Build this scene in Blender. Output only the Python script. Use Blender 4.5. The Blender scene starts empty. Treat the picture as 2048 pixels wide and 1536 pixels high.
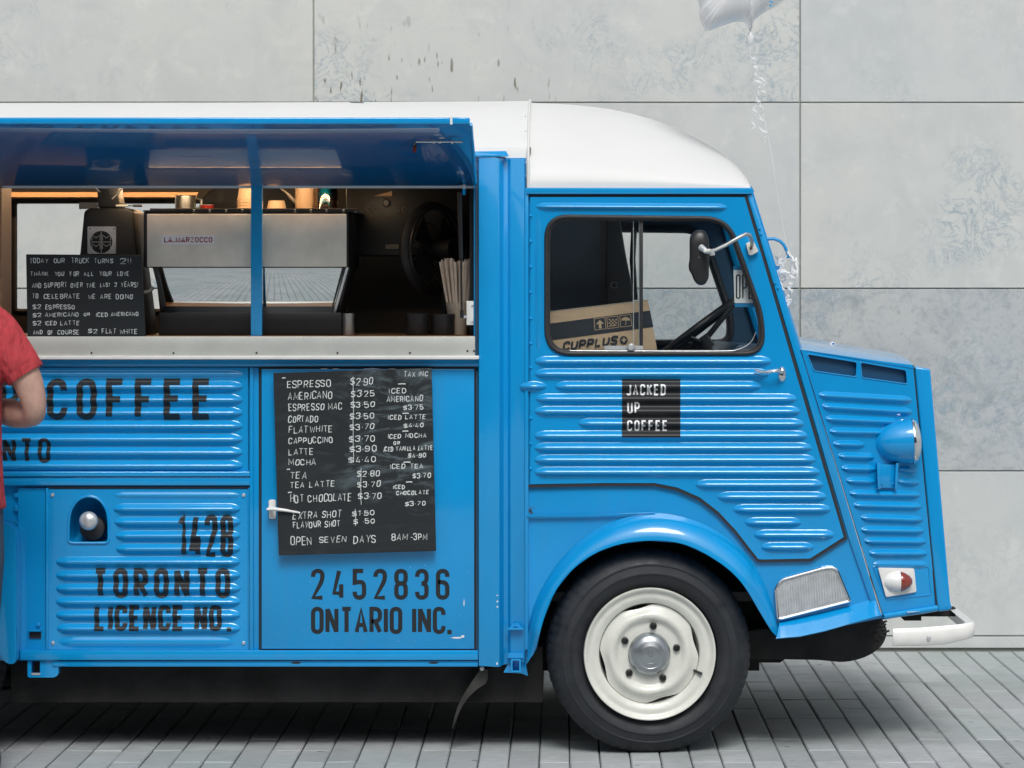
import bpy, bmesh, math, random
from mathutils import Vector, Matrix, geometry, noise
random.seed(7)
R = math.radians
PI = math.pi
sc = bpy.context.scene
COL = sc.collection

# ------------------------------------------------------------------ camera
VX, VY, F, D, HZ = 1121.0, 580.0, 6000.0, 10.0, 1.542
cam_d = bpy.data.cameras.new('camera')
cam = bpy.data.objects.new('camera', cam_d)
COL.objects.link(cam)
sc.camera = cam
cam.location = (0, -D, HZ)
cam.rotation_euler = (R(90), 0, 0)
cam_d.sensor_width = 36
cam_d.lens = 36 * F / 2048
cam_d.shift_x = (1024 - VX) / 2048
cam_d.shift_y = -(768 - VY) / 2048
cam_d.clip_end = 2000
cam_d.dof.use_dof = True
cam_d.dof.focus_distance = 10.0
cam_d.dof.aperture_fstop = 8

# ------------------------------------------------------------------ sky and sun
SUN_EL, SUN_AZ = R(53), R(172)      # azimuth measured from +Y clockwise: the light comes from behind the camera
w = bpy.data.worlds.new('World'); sc.world = w; w.use_nodes = True
nt = w.node_tree; nt.nodes.clear()
sky = nt.nodes.new('ShaderNodeTexSky'); sky.sky_type = 'NISHITA'; sky.sun_disc = False
sky.sun_elevation = SUN_EL; sky.sun_rotation = SUN_AZ
sky.air_density = 1.0; sky.dust_density = 4.0; sky.ozone_density = 1.0
bw = nt.nodes.new('ShaderNodeRGBToBW')
mx = nt.nodes.new('ShaderNodeMix'); mx.data_type = 'RGBA'; mx.inputs[0].default_value = 0.62
bg = nt.nodes.new('ShaderNodeBackground'); bg.inputs[1].default_value = 0.11
wo = nt.nodes.new('ShaderNodeOutputWorld')
nt.links.new(sky.outputs[0], bw.inputs[0])
nt.links.new(sky.outputs[0], mx.inputs[6]); nt.links.new(bw.outputs[0], mx.inputs[7])
nt.links.new(mx.outputs[2], bg.inputs[0]); nt.links.new(bg.outputs[0], wo.inputs[0])
sd = bpy.data.lights.new('sun', 'SUN'); sun = bpy.data.objects.new('sun', sd); COL.objects.link(sun)
sd.energy = 1.5; sd.angle = R(22); sd.color = (1.0, 0.995, 0.975)
dirv = Vector((math.sin(SUN_AZ) * math.cos(SUN_EL), math.cos(SUN_AZ) * math.cos(SUN_EL), math.sin(SUN_EL)))
sun.rotation_euler = dirv.to_track_quat('Z', 'Y').to_euler()
sun.location = (0, -4, 9)
sc.view_settings.view_transform = 'Standard'
sc.view_settings.look = 'None'
sc.view_settings.gamma = 1
sc.view_settings.exposure = 0.24
sc.render.engine = 'CYCLES'
sc.cycles.max_bounces = 8
sc.cycles.transparent_max_bounces = 12
sc.cycles.use_denoising = True

# ------------------------------------------------------------------ materials
def mat(name, col, rough=0.5, metal=0.0, coat=0.0, coat_rough=0.05, spec=0.5, var=0.0, vscale=6.0, bump=0.0, bscale=40.0, bdist=0.01, emit=None, estr=0.0, trans=0.0, stretch=None):
    m = bpy.data.materials.new(name); m.use_nodes = True
    n = m.node_tree; b = n.nodes['Principled BSDF']
    c = (*col, 1) if len(col) == 3 else col
    b.inputs['Base Color'].default_value = c
    b.inputs['Roughness'].default_value = rough
    b.inputs['Metallic'].default_value = metal
    b.inputs['Coat Weight'].default_value = coat
    b.inputs['Coat Roughness'].default_value = coat_rough
    b.inputs['Specular IOR Level'].default_value = spec
    if trans: b.inputs['Transmission Weight'].default_value = trans
    if emit:
        b.inputs['Emission Color'].default_value = (*emit, 1); b.inputs['Emission Strength'].default_value = estr
    tc = n.nodes.new('ShaderNodeTexCoord'); src = tc.outputs['Object']
    if stretch:
        mp = n.nodes.new('ShaderNodeMapping'); mp.inputs['Scale'].default_value = stretch
        n.links.new(src, mp.inputs[0]); src = mp.outputs[0]
    if var > 0:
        t = n.nodes.new('ShaderNodeTexNoise'); t.inputs['Scale'].default_value = vscale; t.inputs['Detail'].default_value = 6
        t.inputs['Roughness'].default_value = 0.6
        n.links.new(src, t.inputs['Vector'])
        r = n.nodes.new('ShaderNodeMapRange'); r.inputs[1].default_value = 0.3; r.inputs[2].default_value = 0.7
        r.inputs[3].default_value = 1 - var; r.inputs[4].default_value = 1 + var
        n.links.new(t.outputs['Fac'], r.inputs[0])
        h = n.nodes.new('ShaderNodeHueSaturation'); h.inputs['Color'].default_value = c
        n.links.new(r.outputs[0], h.inputs['Value']); n.links.new(h.outputs[0], b.inputs['Base Color'])
        r2 = n.nodes.new('ShaderNodeMapRange'); r2.inputs[1].default_value = 0.3; r2.inputs[2].default_value = 0.7
        r2.inputs[3].default_value = max(0.02, rough * (1 - var)); r2.inputs[4].default_value = min(1, rough * (1 + var))
        n.links.new(t.outputs['Fac'], r2.inputs[0]); n.links.new(r2.outputs[0], b.inputs['Roughness'])
    if bump > 0:
        t2 = n.nodes.new('ShaderNodeTexNoise'); t2.inputs['Scale'].default_value = bscale; t2.inputs['Detail'].default_value = 4
        n.links.new(src, t2.inputs['Vector'])
        bp = n.nodes.new('ShaderNodeBump'); bp.inputs['Strength'].default_value = bump; bp.inputs['Distance'].default_value = bdist
        n.links.new(t2.outputs['Fac'], bp.inputs['Height']); n.links.new(bp.outputs[0], b.inputs['Normal'])
        if coat: n.links.new(bp.outputs[0], b.inputs['Coat Normal'])
    return m

M = {}
BLUE = (0.0, 0.295, 0.67)
M['blue'] = mat('blue_paint', BLUE, 0.42, spec=0.2, coat=1.0, coat_rough=0.09, var=0.05, vscale=3, bump=0.12, bscale=4, bdist=0.006)
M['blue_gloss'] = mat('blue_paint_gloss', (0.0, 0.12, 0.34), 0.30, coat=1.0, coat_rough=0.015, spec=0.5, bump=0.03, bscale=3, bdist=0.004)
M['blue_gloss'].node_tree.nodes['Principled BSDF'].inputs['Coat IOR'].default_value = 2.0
M['white'] = mat('white_roof_paint', (0.70, 0.71, 0.70), 0.5, spec=0.3, coat=0.04, coat_rough=0.15, var=0.03, vscale=2, bump=0.2, bscale=3, bdist=0.01)
M['cream'] = mat('cream_wheel_paint', (0.68, 0.69, 0.63), 0.35, coat=0.5, coat_rough=0.12, var=0.06, vscale=14, bump=0.1, bscale=60)
M['white_enamel'] = mat('white_enamel', (0.80, 0.80, 0.77), 0.3, coat=0.3, var=0.05, vscale=20)
M['rubber'] = mat('black_rubber', (0.022, 0.023, 0.026), 0.55, var=0.2, vscale=30)
M['tyre'] = mat('tyre_rubber', (0.017, 0.020, 0.025), 0.6, var=0.35, vscale=18, bump=0.2, bscale=160, bdist=0.002)
M['dark'] = mat('dark_underbody', (0.012, 0.0115, 0.011), 0.8, var=0.3, vscale=8, bump=0.3, bscale=20)
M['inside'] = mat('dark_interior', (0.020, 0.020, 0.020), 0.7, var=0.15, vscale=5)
M['greyboard'] = mat('grey_interior_board', (0.30, 0.285, 0.25), 0.6, var=0.08, vscale=4)
M['steel'] = mat('brushed_steel', (0.56, 0.56, 0.53), 0.36, metal=0.85, var=0.10, vscale=10, stretch=(1, 8, 8), bump=0.05, bscale=30)
M['fascia'] = mat('counter_fascia_steel', (0.62, 0.63, 0.59), 0.42, metal=0.35, var=0.06, vscale=9, bump=0.06, bscale=14)
M['chrome'] = mat('chrome', (0.72, 0.74, 0.76), 0.10, metal=1.0)
M['mirror_steel'] = mat('polished_steel', (0.72, 0.75, 0.75), 0.03, metal=1.0, bump=0.02, bscale=8)
M['alu'] = mat('cast_aluminium', (0.66, 0.68, 0.69), 0.36, metal=0.6, var=0.15, vscale=30, bump=0.1, bscale=80)
M['machine_panel'] = mat('machine_satin_panel', (0.74, 0.70, 0.62), 0.42, metal=0.1, var=0.12, vscale=9, bump=0.08, bscale=5)
M['letter_black'] = mat('black_lettering', (0.016, 0.020, 0.024), 0.5, spec=0.3, coat=0.25, coat_rough=0.06)
M['letter_white'] = mat('white_lettering', (0.75, 0.77, 0.78), 0.5)
M['sign_black'] = mat('black_vinyl', (0.018, 0.020, 0.023), 0.42, spec=0.3)
M['wood'] = mat('counter_wood', (0.30, 0.17, 0.09), 0.5, var=0.25, vscale=8, stretch=(1, 12, 12))
M['ledge_wood'] = mat('pale_ledge_wood', (0.62, 0.36, 0.19), 0.5, var=0.12, vscale=8, stretch=(1, 12, 12))
M['cardboard'] = mat('cardboard', (0.60, 0.43, 0.28), 0.8, var=0.07, vscale=14, bump=0.1, bscale=60, stretch=(1, 1, 5))
M['print'] = mat('dark_box_print', (0.028, 0.035, 0.048), 0.7)
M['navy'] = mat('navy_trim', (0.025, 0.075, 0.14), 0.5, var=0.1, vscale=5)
M['darkplastic'] = mat('black_plastic', (0.018, 0.018, 0.019), 0.4, var=0.1, vscale=20)
M['vinyl'] = mat('black_seat_vinyl', (0.06, 0.063, 0.066), 0.5, var=0.15, vscale=12, bump=0.3, bscale=90)
M['cup'] = mat('kraft_paper_cup', (0.62, 0.42, 0.25), 0.6, var=0.05, vscale=20)
M['papercup'] = mat('pale_paper_cup', (0.55, 0.48, 0.38), 0.6)
M['straw'] = mat('wrapped_straws', (0.66, 0.55, 0.45), 0.6, var=0.1, vscale=30)
M['red'] = mat('red_glass', (0.38, 0.03, 0.025), 0.15)
M['badge_red'] = mat('red_badge_letters', (0.33, 0.02, 0.03), 0.4)
M['badge'] = mat('pale_badge', (0.85, 0.86, 0.88), 0.3, coat=0.5)
M['grey_arm'] = mat('grey_metal_arm', (0.42, 0.43, 0.42), 0.35, metal=0.6, var=0.1, vscale=30)
M['lens_amber'] = mat('brown_red_lens', (0.26, 0.035, 0.02), 0.12, coat=1.0)
M['skin'] = mat('skin', (0.50, 0.31, 0.245), 0.5, var=0.16, vscale=22, bump=0.35, bscale=120, bdist=0.003)
M['polo'] = mat('red_polo_fabric', (0.42, 0.040, 0.050), 0.88, var=0.16, vscale=40, bump=0.9, bscale=4.5, bdist=0.10, stretch=(1.6, 1.6, .7))
M['jeans'] = mat('dark_blue_denim', (0.035, 0.065, 0.11), 0.85, var=0.15, vscale=30, bump=0.3, bscale=12, bdist=0.02)
M['hair'] = mat('brown_hair', (0.05, 0.03, 0.02), 0.6, bump=0.5, bscale=80)
M['shoe'] = mat('shoe_leather', (0.05, 0.04, 0.035), 0.5)
M['foil'] = mat('white_foil', (0.88, 0.89, 0.89), 0.16, metal=0.0, coat=1.0, coat_rough=0.03, bump=0.12, bscale=9, bdist=0.01)
M['ribbon'] = mat('white_curling_ribbon', (0.88, 0.89, 0.90), 0.3)
M['sign_blue'] = mat('sign_blue', (0.01, 0.22, 0.50), 0.5)
M['mesh_teal'] = mat('dark_vent_gauze', (0.003, 0.055, 0.13), 0.6, var=0.2, vscale=300)
M['flap'] = mat('dusty_rubber_flap', (0.045, 0.043, 0.040), 0.7, var=0.4, vscale=9)
M['seam'] = mat('joint_shadow_rubber', (0.018, 0.02, 0.024), 0.7)
M['chip'] = mat('bare_primer_chips', (0.72, 0.77, 0.8), 0.6)
M['rust'] = mat('rust_spots', (0.10, 0.08, 0.06), 0.9, var=0.5, vscale=90)
M['joint_ground'] = mat('joint_grit', (0.075, 0.078, 0.072), 0.95, var=0.4, vscale=40)
M['outer_ground'] = mat('far_ground', (0.22, 0.23, 0.23), 0.9, var=0.2, vscale=2)
M['joint_wall'] = mat('wall_joint_backing', (0.40, 0.42, 0.37), 0.9)
M['lamp'] = mat('warm_lamp_tube', (0.8, 0.6, 0.4), 0.5, emit=(1.0, 0.60, 0.30), estr=42.0)

def glass_mat(name, tint, refl=1.0):
    m = bpy.data.materials.new(name); m.use_nodes = True; n = m.node_tree; n.nodes.clear()
    o = n.nodes.new('ShaderNodeOutputMaterial'); mix = n.nodes.new('ShaderNodeMixShader')
    tr = n.nodes.new('ShaderNodeBsdfTransparent'); tr.inputs[0].default_value = (*tint, 1)
    gl = n.nodes.new('ShaderNodeBsdfGlossy'); gl.inputs['Roughness'].default_value = 0.01
    fr0 = n.nodes.new('ShaderNodeLayerWeight'); pw = n.nodes.new('ShaderNodeMath'); pw.operation = 'POWER'; pw.inputs[1].default_value = 5.0; n.links.new(fr0.outputs['Facing'], pw.inputs[0])
    fr = n.nodes.new('ShaderNodeMath'); fr.operation = 'MULTIPLY_ADD'; fr.inputs[1].default_value = 0.9; fr.inputs[2].default_value = 0.04; n.links.new(pw.outputs[0], fr.inputs[0])
    mu = n.nodes.new('ShaderNodeMath'); mu.operation = 'MULTIPLY'; mu.inputs[1].default_value = refl
    n.links.new(fr.outputs[0], mu.inputs[0]); n.links.new(mu.outputs[0], mix.inputs[0])
    n.links.new(tr.outputs[0], mix.inputs[1]); n.links.new(gl.outputs[0], mix.inputs[2]); n.links.new(mix.outputs[0], o.inputs[0])
    return m
M['glass'] = glass_mat('window_glass', (0.965, 0.98, 0.975), 1.2)
M['clearcup'] = glass_mat('clear_plastic_cup', (0.85, 0.74, 0.62), 2.5)

def lens_mat():
    m = mat('headlight_glass', (0.55, 0.60, 0.62), 0.10, coat=1.0, coat_rough=0.02, metal=0.3)
    n = m.node_tree; b = n.nodes['Principled BSDF']
    tc = n.nodes.new('ShaderNodeTexCoord'); wv = n.nodes.new('ShaderNodeTexWave'); wv.bands_direction = 'Y'; wv.inputs['Scale'].default_value = 60
    bp = n.nodes.new('ShaderNodeBump'); bp.inputs['Strength'].default_value = 0.5; bp.inputs['Distance'].default_value = 0.003
    n.links.new(tc.outputs['Object'], wv.inputs['Vector']); n.links.new(wv.outputs['Fac'], bp.inputs['Height']); n.links.new(bp.outputs[0], b.inputs['Normal'])
    return m
M['lens'] = lens_mat()

def chalkboard_mat(name, smear):
    m = mat(name, (0.022, 0.026, 0.029), 0.7, spec=0.25); n = m.node_tree; b = n.nodes['Principled BSDF']
    tc = n.nodes.new('ShaderNodeTexCoord'); mp = n.nodes.new('ShaderNodeMapping'); mp.inputs['Scale'].default_value = (3.5, 8, 13)
    t = n.nodes.new('ShaderNodeTexNoise'); t.inputs['Scale'].default_value = 1.0; t.inputs['Detail'].default_value = 8; t.inputs['Roughness'].default_value = 0.7; t.inputs['Distortion'].default_value = 1.4
    n.links.new(tc.outputs['Object'], mp.inputs[0]); n.links.new(mp.outputs[0], t.inputs['Vector'])
    # the wiped-chalk cloud sits right of the middle of the board
    mp2 = n.nodes.new('ShaderNodeMapping'); mp2.inputs['Location'].default_value = (-0.14 * 3.4, 0, -0.10 * 3.0); mp2.inputs['Scale'].default_value = (3.4, 1, 3.0)
    g = n.nodes.new('ShaderNodeTexGradient'); g.gradient_type = 'SPHERICAL'
    n.links.new(tc.outputs['Object'], mp2.inputs[0]); n.links.new(mp2.outputs[0], g.inputs[0])
    r = n.nodes.new('ShaderNodeMapRange'); r.inputs[1].default_value = 0.50; r.inputs[2].default_value = 0.78; r.inputs[3].default_value = 0; r.inputs[4].default_value = 1
    n.links.new(t.outputs['Fac'], r.inputs[0])
    r3 = n.nodes.new('ShaderNodeMath'); r3.operation = 'MULTIPLY_ADD'; r3.inputs[1].default_value = smear; r3.inputs[2].default_value = 0.06 * min(1, smear * 3)
    n.links.new(g.outputs['Fac'], r3.inputs[0])
    mu = n.nodes.new('ShaderNodeMath'); mu.operation = 'MULTIPLY'; n.links.new(r.outputs[0], mu.inputs[0]); n.links.new(r3.outputs[0], mu.inputs[1])
    mx = n.nodes.new('ShaderNodeMix'); mx.data_type = 'RGBA'; mx.inputs[6].default_value = (0.022, 0.026, 0.029, 1); mx.inputs[7].default_value = (0.30, 0.40, 0.44, 1)
    n.links.new(mu.outputs[0], mx.inputs[0]); n.links.new(mx.outputs[2], b.inputs['Base Color'])
    return m
M['board'] = chalkboard_mat('wiped_chalkboard', 1.0)
M['board2'] = chalkboard_mat('clean_chalkboard', 0.03)

def chalk_mat():
    m = bpy.data.materials.new('chalk'); m.use_nodes = True; n = m.node_tree; b = n.nodes['Principled BSDF']
    b.inputs['Base Color'].default_value = (0.72, 0.77, 0.76, 1); b.inputs['Roughness'].default_value = 0.95
    tc = n.nodes.new('ShaderNodeTexCoord'); t = n.nodes.new('ShaderNodeTexNoise'); t.inputs['Scale'].default_value = 160; t.inputs['Detail'].default_value = 3
    r = n.nodes.new('ShaderNodeMapRange'); r.inputs[1].default_value = 0.33; r.inputs[2].default_value = 0.52; r.inputs[3].default_value = 0.6; r.inputs[4].default_value = 1.0
    n.links.new(tc.outputs['Object'], t.inputs['Vector']); n.links.new(t.outputs['Fac'], r.inputs[0]); n.links.new(r.outputs[0], b.inputs['Alpha'])
    return m
M['chalk'] = chalk_mat()
def foil_mat():
    m = bpy.data.materials.new('printed_foil'); m.use_nodes = True; n = m.node_tree; b = n.nodes['Principled BSDF']
    N = n.nodes.new; L = n.links.new
    b.inputs['Base Color'].default_value = (0.93, 0.93, 0.93, 1); b.inputs['Coat Weight'].default_value = 0.25; b.inputs['Coat Roughness'].default_value = 0.05
    tc = N('ShaderNodeTexCoord'); sx = N('ShaderNodeSeparateXYZ'); L(tc.outputs['Object'], sx.inputs[0])
    r = N('ShaderNodeMapRange'); r.inputs[1].default_value = 0.035; r.inputs[2].default_value = 0.05; L(sx.outputs[0], r.inputs[0]); L(r.outputs[0], b.inputs['Metallic'])
    r2 = N('ShaderNodeMapRange'); r2.inputs[1].default_value = 0.035; r2.inputs[2].default_value = 0.05; r2.inputs[3].default_value = .25; r2.inputs[4].default_value = .04; L(sx.outputs[0], r2.inputs[0]); L(r2.outputs[0], b.inputs['Roughness'])
    t = N('ShaderNodeTexNoise'); t.inputs['Scale'].default_value = 22; t.inputs['Detail'].default_value = 2; L(tc.outputs['Object'], t.inputs['Vector'])
    bp = N('ShaderNodeBump'); bp.inputs['Distance'].default_value = 0.02; L(t.outputs['Fac'], bp.inputs['Height']); L(bp.outputs[0], b.inputs['Normal'])
    mu = N('ShaderNodeMath'); mu.operation = 'MULTIPLY_ADD'; mu.inputs[1].default_value = 0.75; mu.inputs[2].default_value = 0.06; L(r.outputs[0], mu.inputs[0]); L(mu.outputs[0], bp.inputs['Strength'])
    return m
M['foil2'] = foil_mat()
# paint wear: a few tiny chips, faint water marks and uneven fading in the blue
def wear(m):
    n = m.node_tree; b = n.nodes['Principled BSDF']; N = n.nodes.new; L = n.links.new
    src = b.inputs['Base Color'].links[0].from_socket
    tc = N('ShaderNodeTexCoord')
    t = N('ShaderNodeTexNoise'); t.inputs['Scale'].default_value = 55; t.inputs['Detail'].default_value = 5; t.inputs['Roughness'].default_value = .6; L(tc.outputs['Object'], t.inputs['Vector'])
    r = N('ShaderNodeMapRange'); r.inputs[1].default_value = 0.745; r.inputs[2].default_value = 0.77; L(t.outputs['Fac'], r.inputs[0])
    mp = N('ShaderNodeMapping'); mp.inputs['Scale'].default_value = (14, 14, 1.6); L(tc.outputs['Object'], mp.inputs[0])
    t2 = N('ShaderNodeTexNoise'); t2.inputs['Scale'].default_value = 1.0; t2.inputs['Detail'].default_value = 5; L(mp.outputs[0], t2.inputs['Vector'])
    r2 = N('ShaderNodeMapRange'); r2.inputs[1].default_value = 0.52; r2.inputs[2].default_value = 0.80; r2.inputs[4].default_value = 0.20; L(t2.outputs['Fac'], r2.inputs[0])
    a = N('ShaderNodeMix'); a.data_type = 'RGBA'; a.inputs[7].default_value = (0.05, 0.26, 0.50, 1); L(r2.outputs[0], a.inputs[0]); L(src, a.inputs[6])
    c = N('ShaderNodeMix'); c.data_type = 'RGBA'; c.inputs[7].default_value = (0.30, 0.50, 0.62, 1); L(r.outputs[0], c.inputs[0]); L(a.outputs[2], c.inputs[6])
    L(c.outputs[2], b.inputs['Base Color'])
wear(M['blue'])
M['blue'].node_tree.nodes['Principled BSDF'].inputs['Coat IOR'].default_value = 1.58


def stone_mat(name, mott, vein_amt, base=(0.655, 0.665, 0.625), stain=0.0):
    m = bpy.data.materials.new(name); m.use_nodes = True; n = m.node_tree; b = n.nodes['Principled BSDF']
    b.inputs['Roughness'].default_value = 0.55
    N = n.nodes.new; L = n.links.new
    tc = N('ShaderNodeTexCoord'); oi = N('ShaderNodeObjectInfo'); ad = N('ShaderNodeVectorMath'); ad.operation = 'ADD'
    sca = N('ShaderNodeVectorMath'); sca.operation = 'SCALE'; sca.inputs['Scale'].default_value = 37.0
    cx = N('ShaderNodeCombineXYZ'); L(oi.outputs['Random'], cx.inputs[0]); L(oi.outputs['Random'], cx.inputs[2]); L(cx.outputs[0], sca.inputs[0])
    L(tc.outputs['Object'], ad.inputs[0]); L(sca.outputs[0], ad.inputs[1]); V = ad.outputs[0]
    def nz(scale, det=6, rough=0.6, dist=0.0):
        t = N('ShaderNodeTexNoise'); t.inputs['Scale'].default_value = scale; t.inputs['Detail'].default_value = det; t.inputs['Roughness'].default_value = rough; t.inputs['Distortion'].default_value = dist
        L(V, t.inputs['Vector']); return t.outputs['Fac']
    def mr(s, a, b_, c, d):
        r = N('ShaderNodeMapRange'); r.inputs[1].default_value = a; r.inputs[2].default_value = b_; r.inputs[3].default_value = c; r.inputs[4].default_value = d
        L(s, r.inputs[0]); return r.outputs[0]
    def mixc(f, a, bcol):
        x = N('ShaderNodeMix'); x.data_type = 'RGBA'
        L(f, x.inputs[0])
        if isinstance(a, tuple): x.inputs[6].default_value = (*a, 1)
        else: L(a, x.inputs[6])
        x.inputs[7].default_value = (*bcol, 1); return x.outputs[2]
    def mul(a, b_):
        x = N('ShaderNodeMath'); x.operation = 'MULTIPLY'; L(a, x.inputs[0])
        if isinstance(b_, float): x.inputs[1].default_value = b_
        else: L(b_, x.inputs[1])
        return x.outputs[0]
    # broad cloudy tone
    c = mixc(mr(nz(1.3, 4, 0.6), 0.35, 0.65, 0, 1), base, tuple(v * k for v, k in zip(base, (0.90, 0.925, 0.965))))
    c = mixc(mul(mr(nz(5.0, 8, 0.7, 0.6), 0.45, 0.75, 0, 1), 0.55 + mott * 0.45), c, tuple(v * k for v, k in zip(base, (0.78, 0.80, 0.84))))
    c = mixc(mul(mr(nz(9.0, 6, 0.6, 0.3), 0.56, 0.72, 0, 1), 0.5), c, tuple(min(0.8, v * 1.12) for v in base))
    # blue-grey mineral clumps and curling veins, gathered in patches
    patch = mr(nz(1.7, 3, 0.5), 0.53 - 0.10 * mott, 0.66 - 0.10 * mott, 0, 1)
    v1 = nz(6.5, 9, 0.72, 1.6)
    x = N('ShaderNodeMath'); x.operation = 'SUBTRACT'; x.inputs[1].default_value = 0.5; L(v1, x.inputs[0])
    y = N('ShaderNodeMath'); y.operation = 'ABSOLUTE'; L(x.outputs[0], y.inputs[0])
    vein = mr(y.outputs[0], 0.0, 0.022, 1, 0)
    c = mixc(mul(mul(vein, patch), vein_amt), c, (0.27, 0.36, 0.43))
    cl = mr(nz(16.0, 8, 0.75, 0.8), 0.52, 0.66, 0, 1)
    c = mixc(mul(mul(cl, patch), vein_amt * 0.75), c, (0.28, 0.37, 0.43))
    if mott > 0.5:
        c = mixc(mul(mr(nz(34.0, 8, 0.8, 0.4), 0.50, 0.66, 0, 1), 0.62), c, (0.26, 0.30, 0.33))
        c = mixc(mul(mr(nz(7.0, 5, 0.7, 0.6), 0.55, 0.7, 0, 1), 0.6), c, (0.25, 0.31, 0.33))
    c = mixc(mul(mr(nz(120.0, 3, 0.6), 0.60, 0.75, 0, 1), 0.22), c, (0.33, 0.35, 0.35))
    if stain:
        mp = N('ShaderNodeMapping'); mp.inputs['Scale'].default_value = (46, 10, 11); L(tc.outputs['Object'], mp.inputs[0])
        t = N('ShaderNodeTexNoise'); t.inputs['Scale'].default_value = 1.0; t.inputs['Detail'].default_value = 2; L(mp.outputs[0], t.inputs['Vector'])
        sx = N('ShaderNodeSeparateXYZ'); L(tc.outputs['Object'], sx.inputs[0])
        low = mr(sx.outputs[2], -0.30, 0.05, 1, 0)
        lf = mr(sx.outputs[0], -0.2, 0.15, 1, 0)
        c = mixc(mul(mul(mul(mr(t.outputs['Fac'], 0.645, 0.70, 0, 1), low), lf), stain), c, (0.20, 0.19, 0.15))
    L(c, b.inputs['Base Color'])
    bp = N('ShaderNodeBump'); bp.inputs['Strength'].default_value = 0.15; bp.inputs['Distance'].default_value = 0.004
    L(nz(60, 6, 0.7), bp.inputs['Height']); L(bp.outputs[0], b.inputs['Normal'])
    return m
M['stone'] = stone_mat('pale_veined_stone', 0.15, 0.95)
M['stone_stain'] = stone_mat('pale_stained_stone', 0.15, 0.9, stain=1.0)
M['stone_mott'] = stone_mat('mottled_grey_stone', 1.0, 1.0, base=(0.52, 0.545, 0.545))
M['stone_plain'] = stone_mat('plain_pale_stone', 0.1, 0.30, base=(0.63, 0.645, 0.62))

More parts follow.
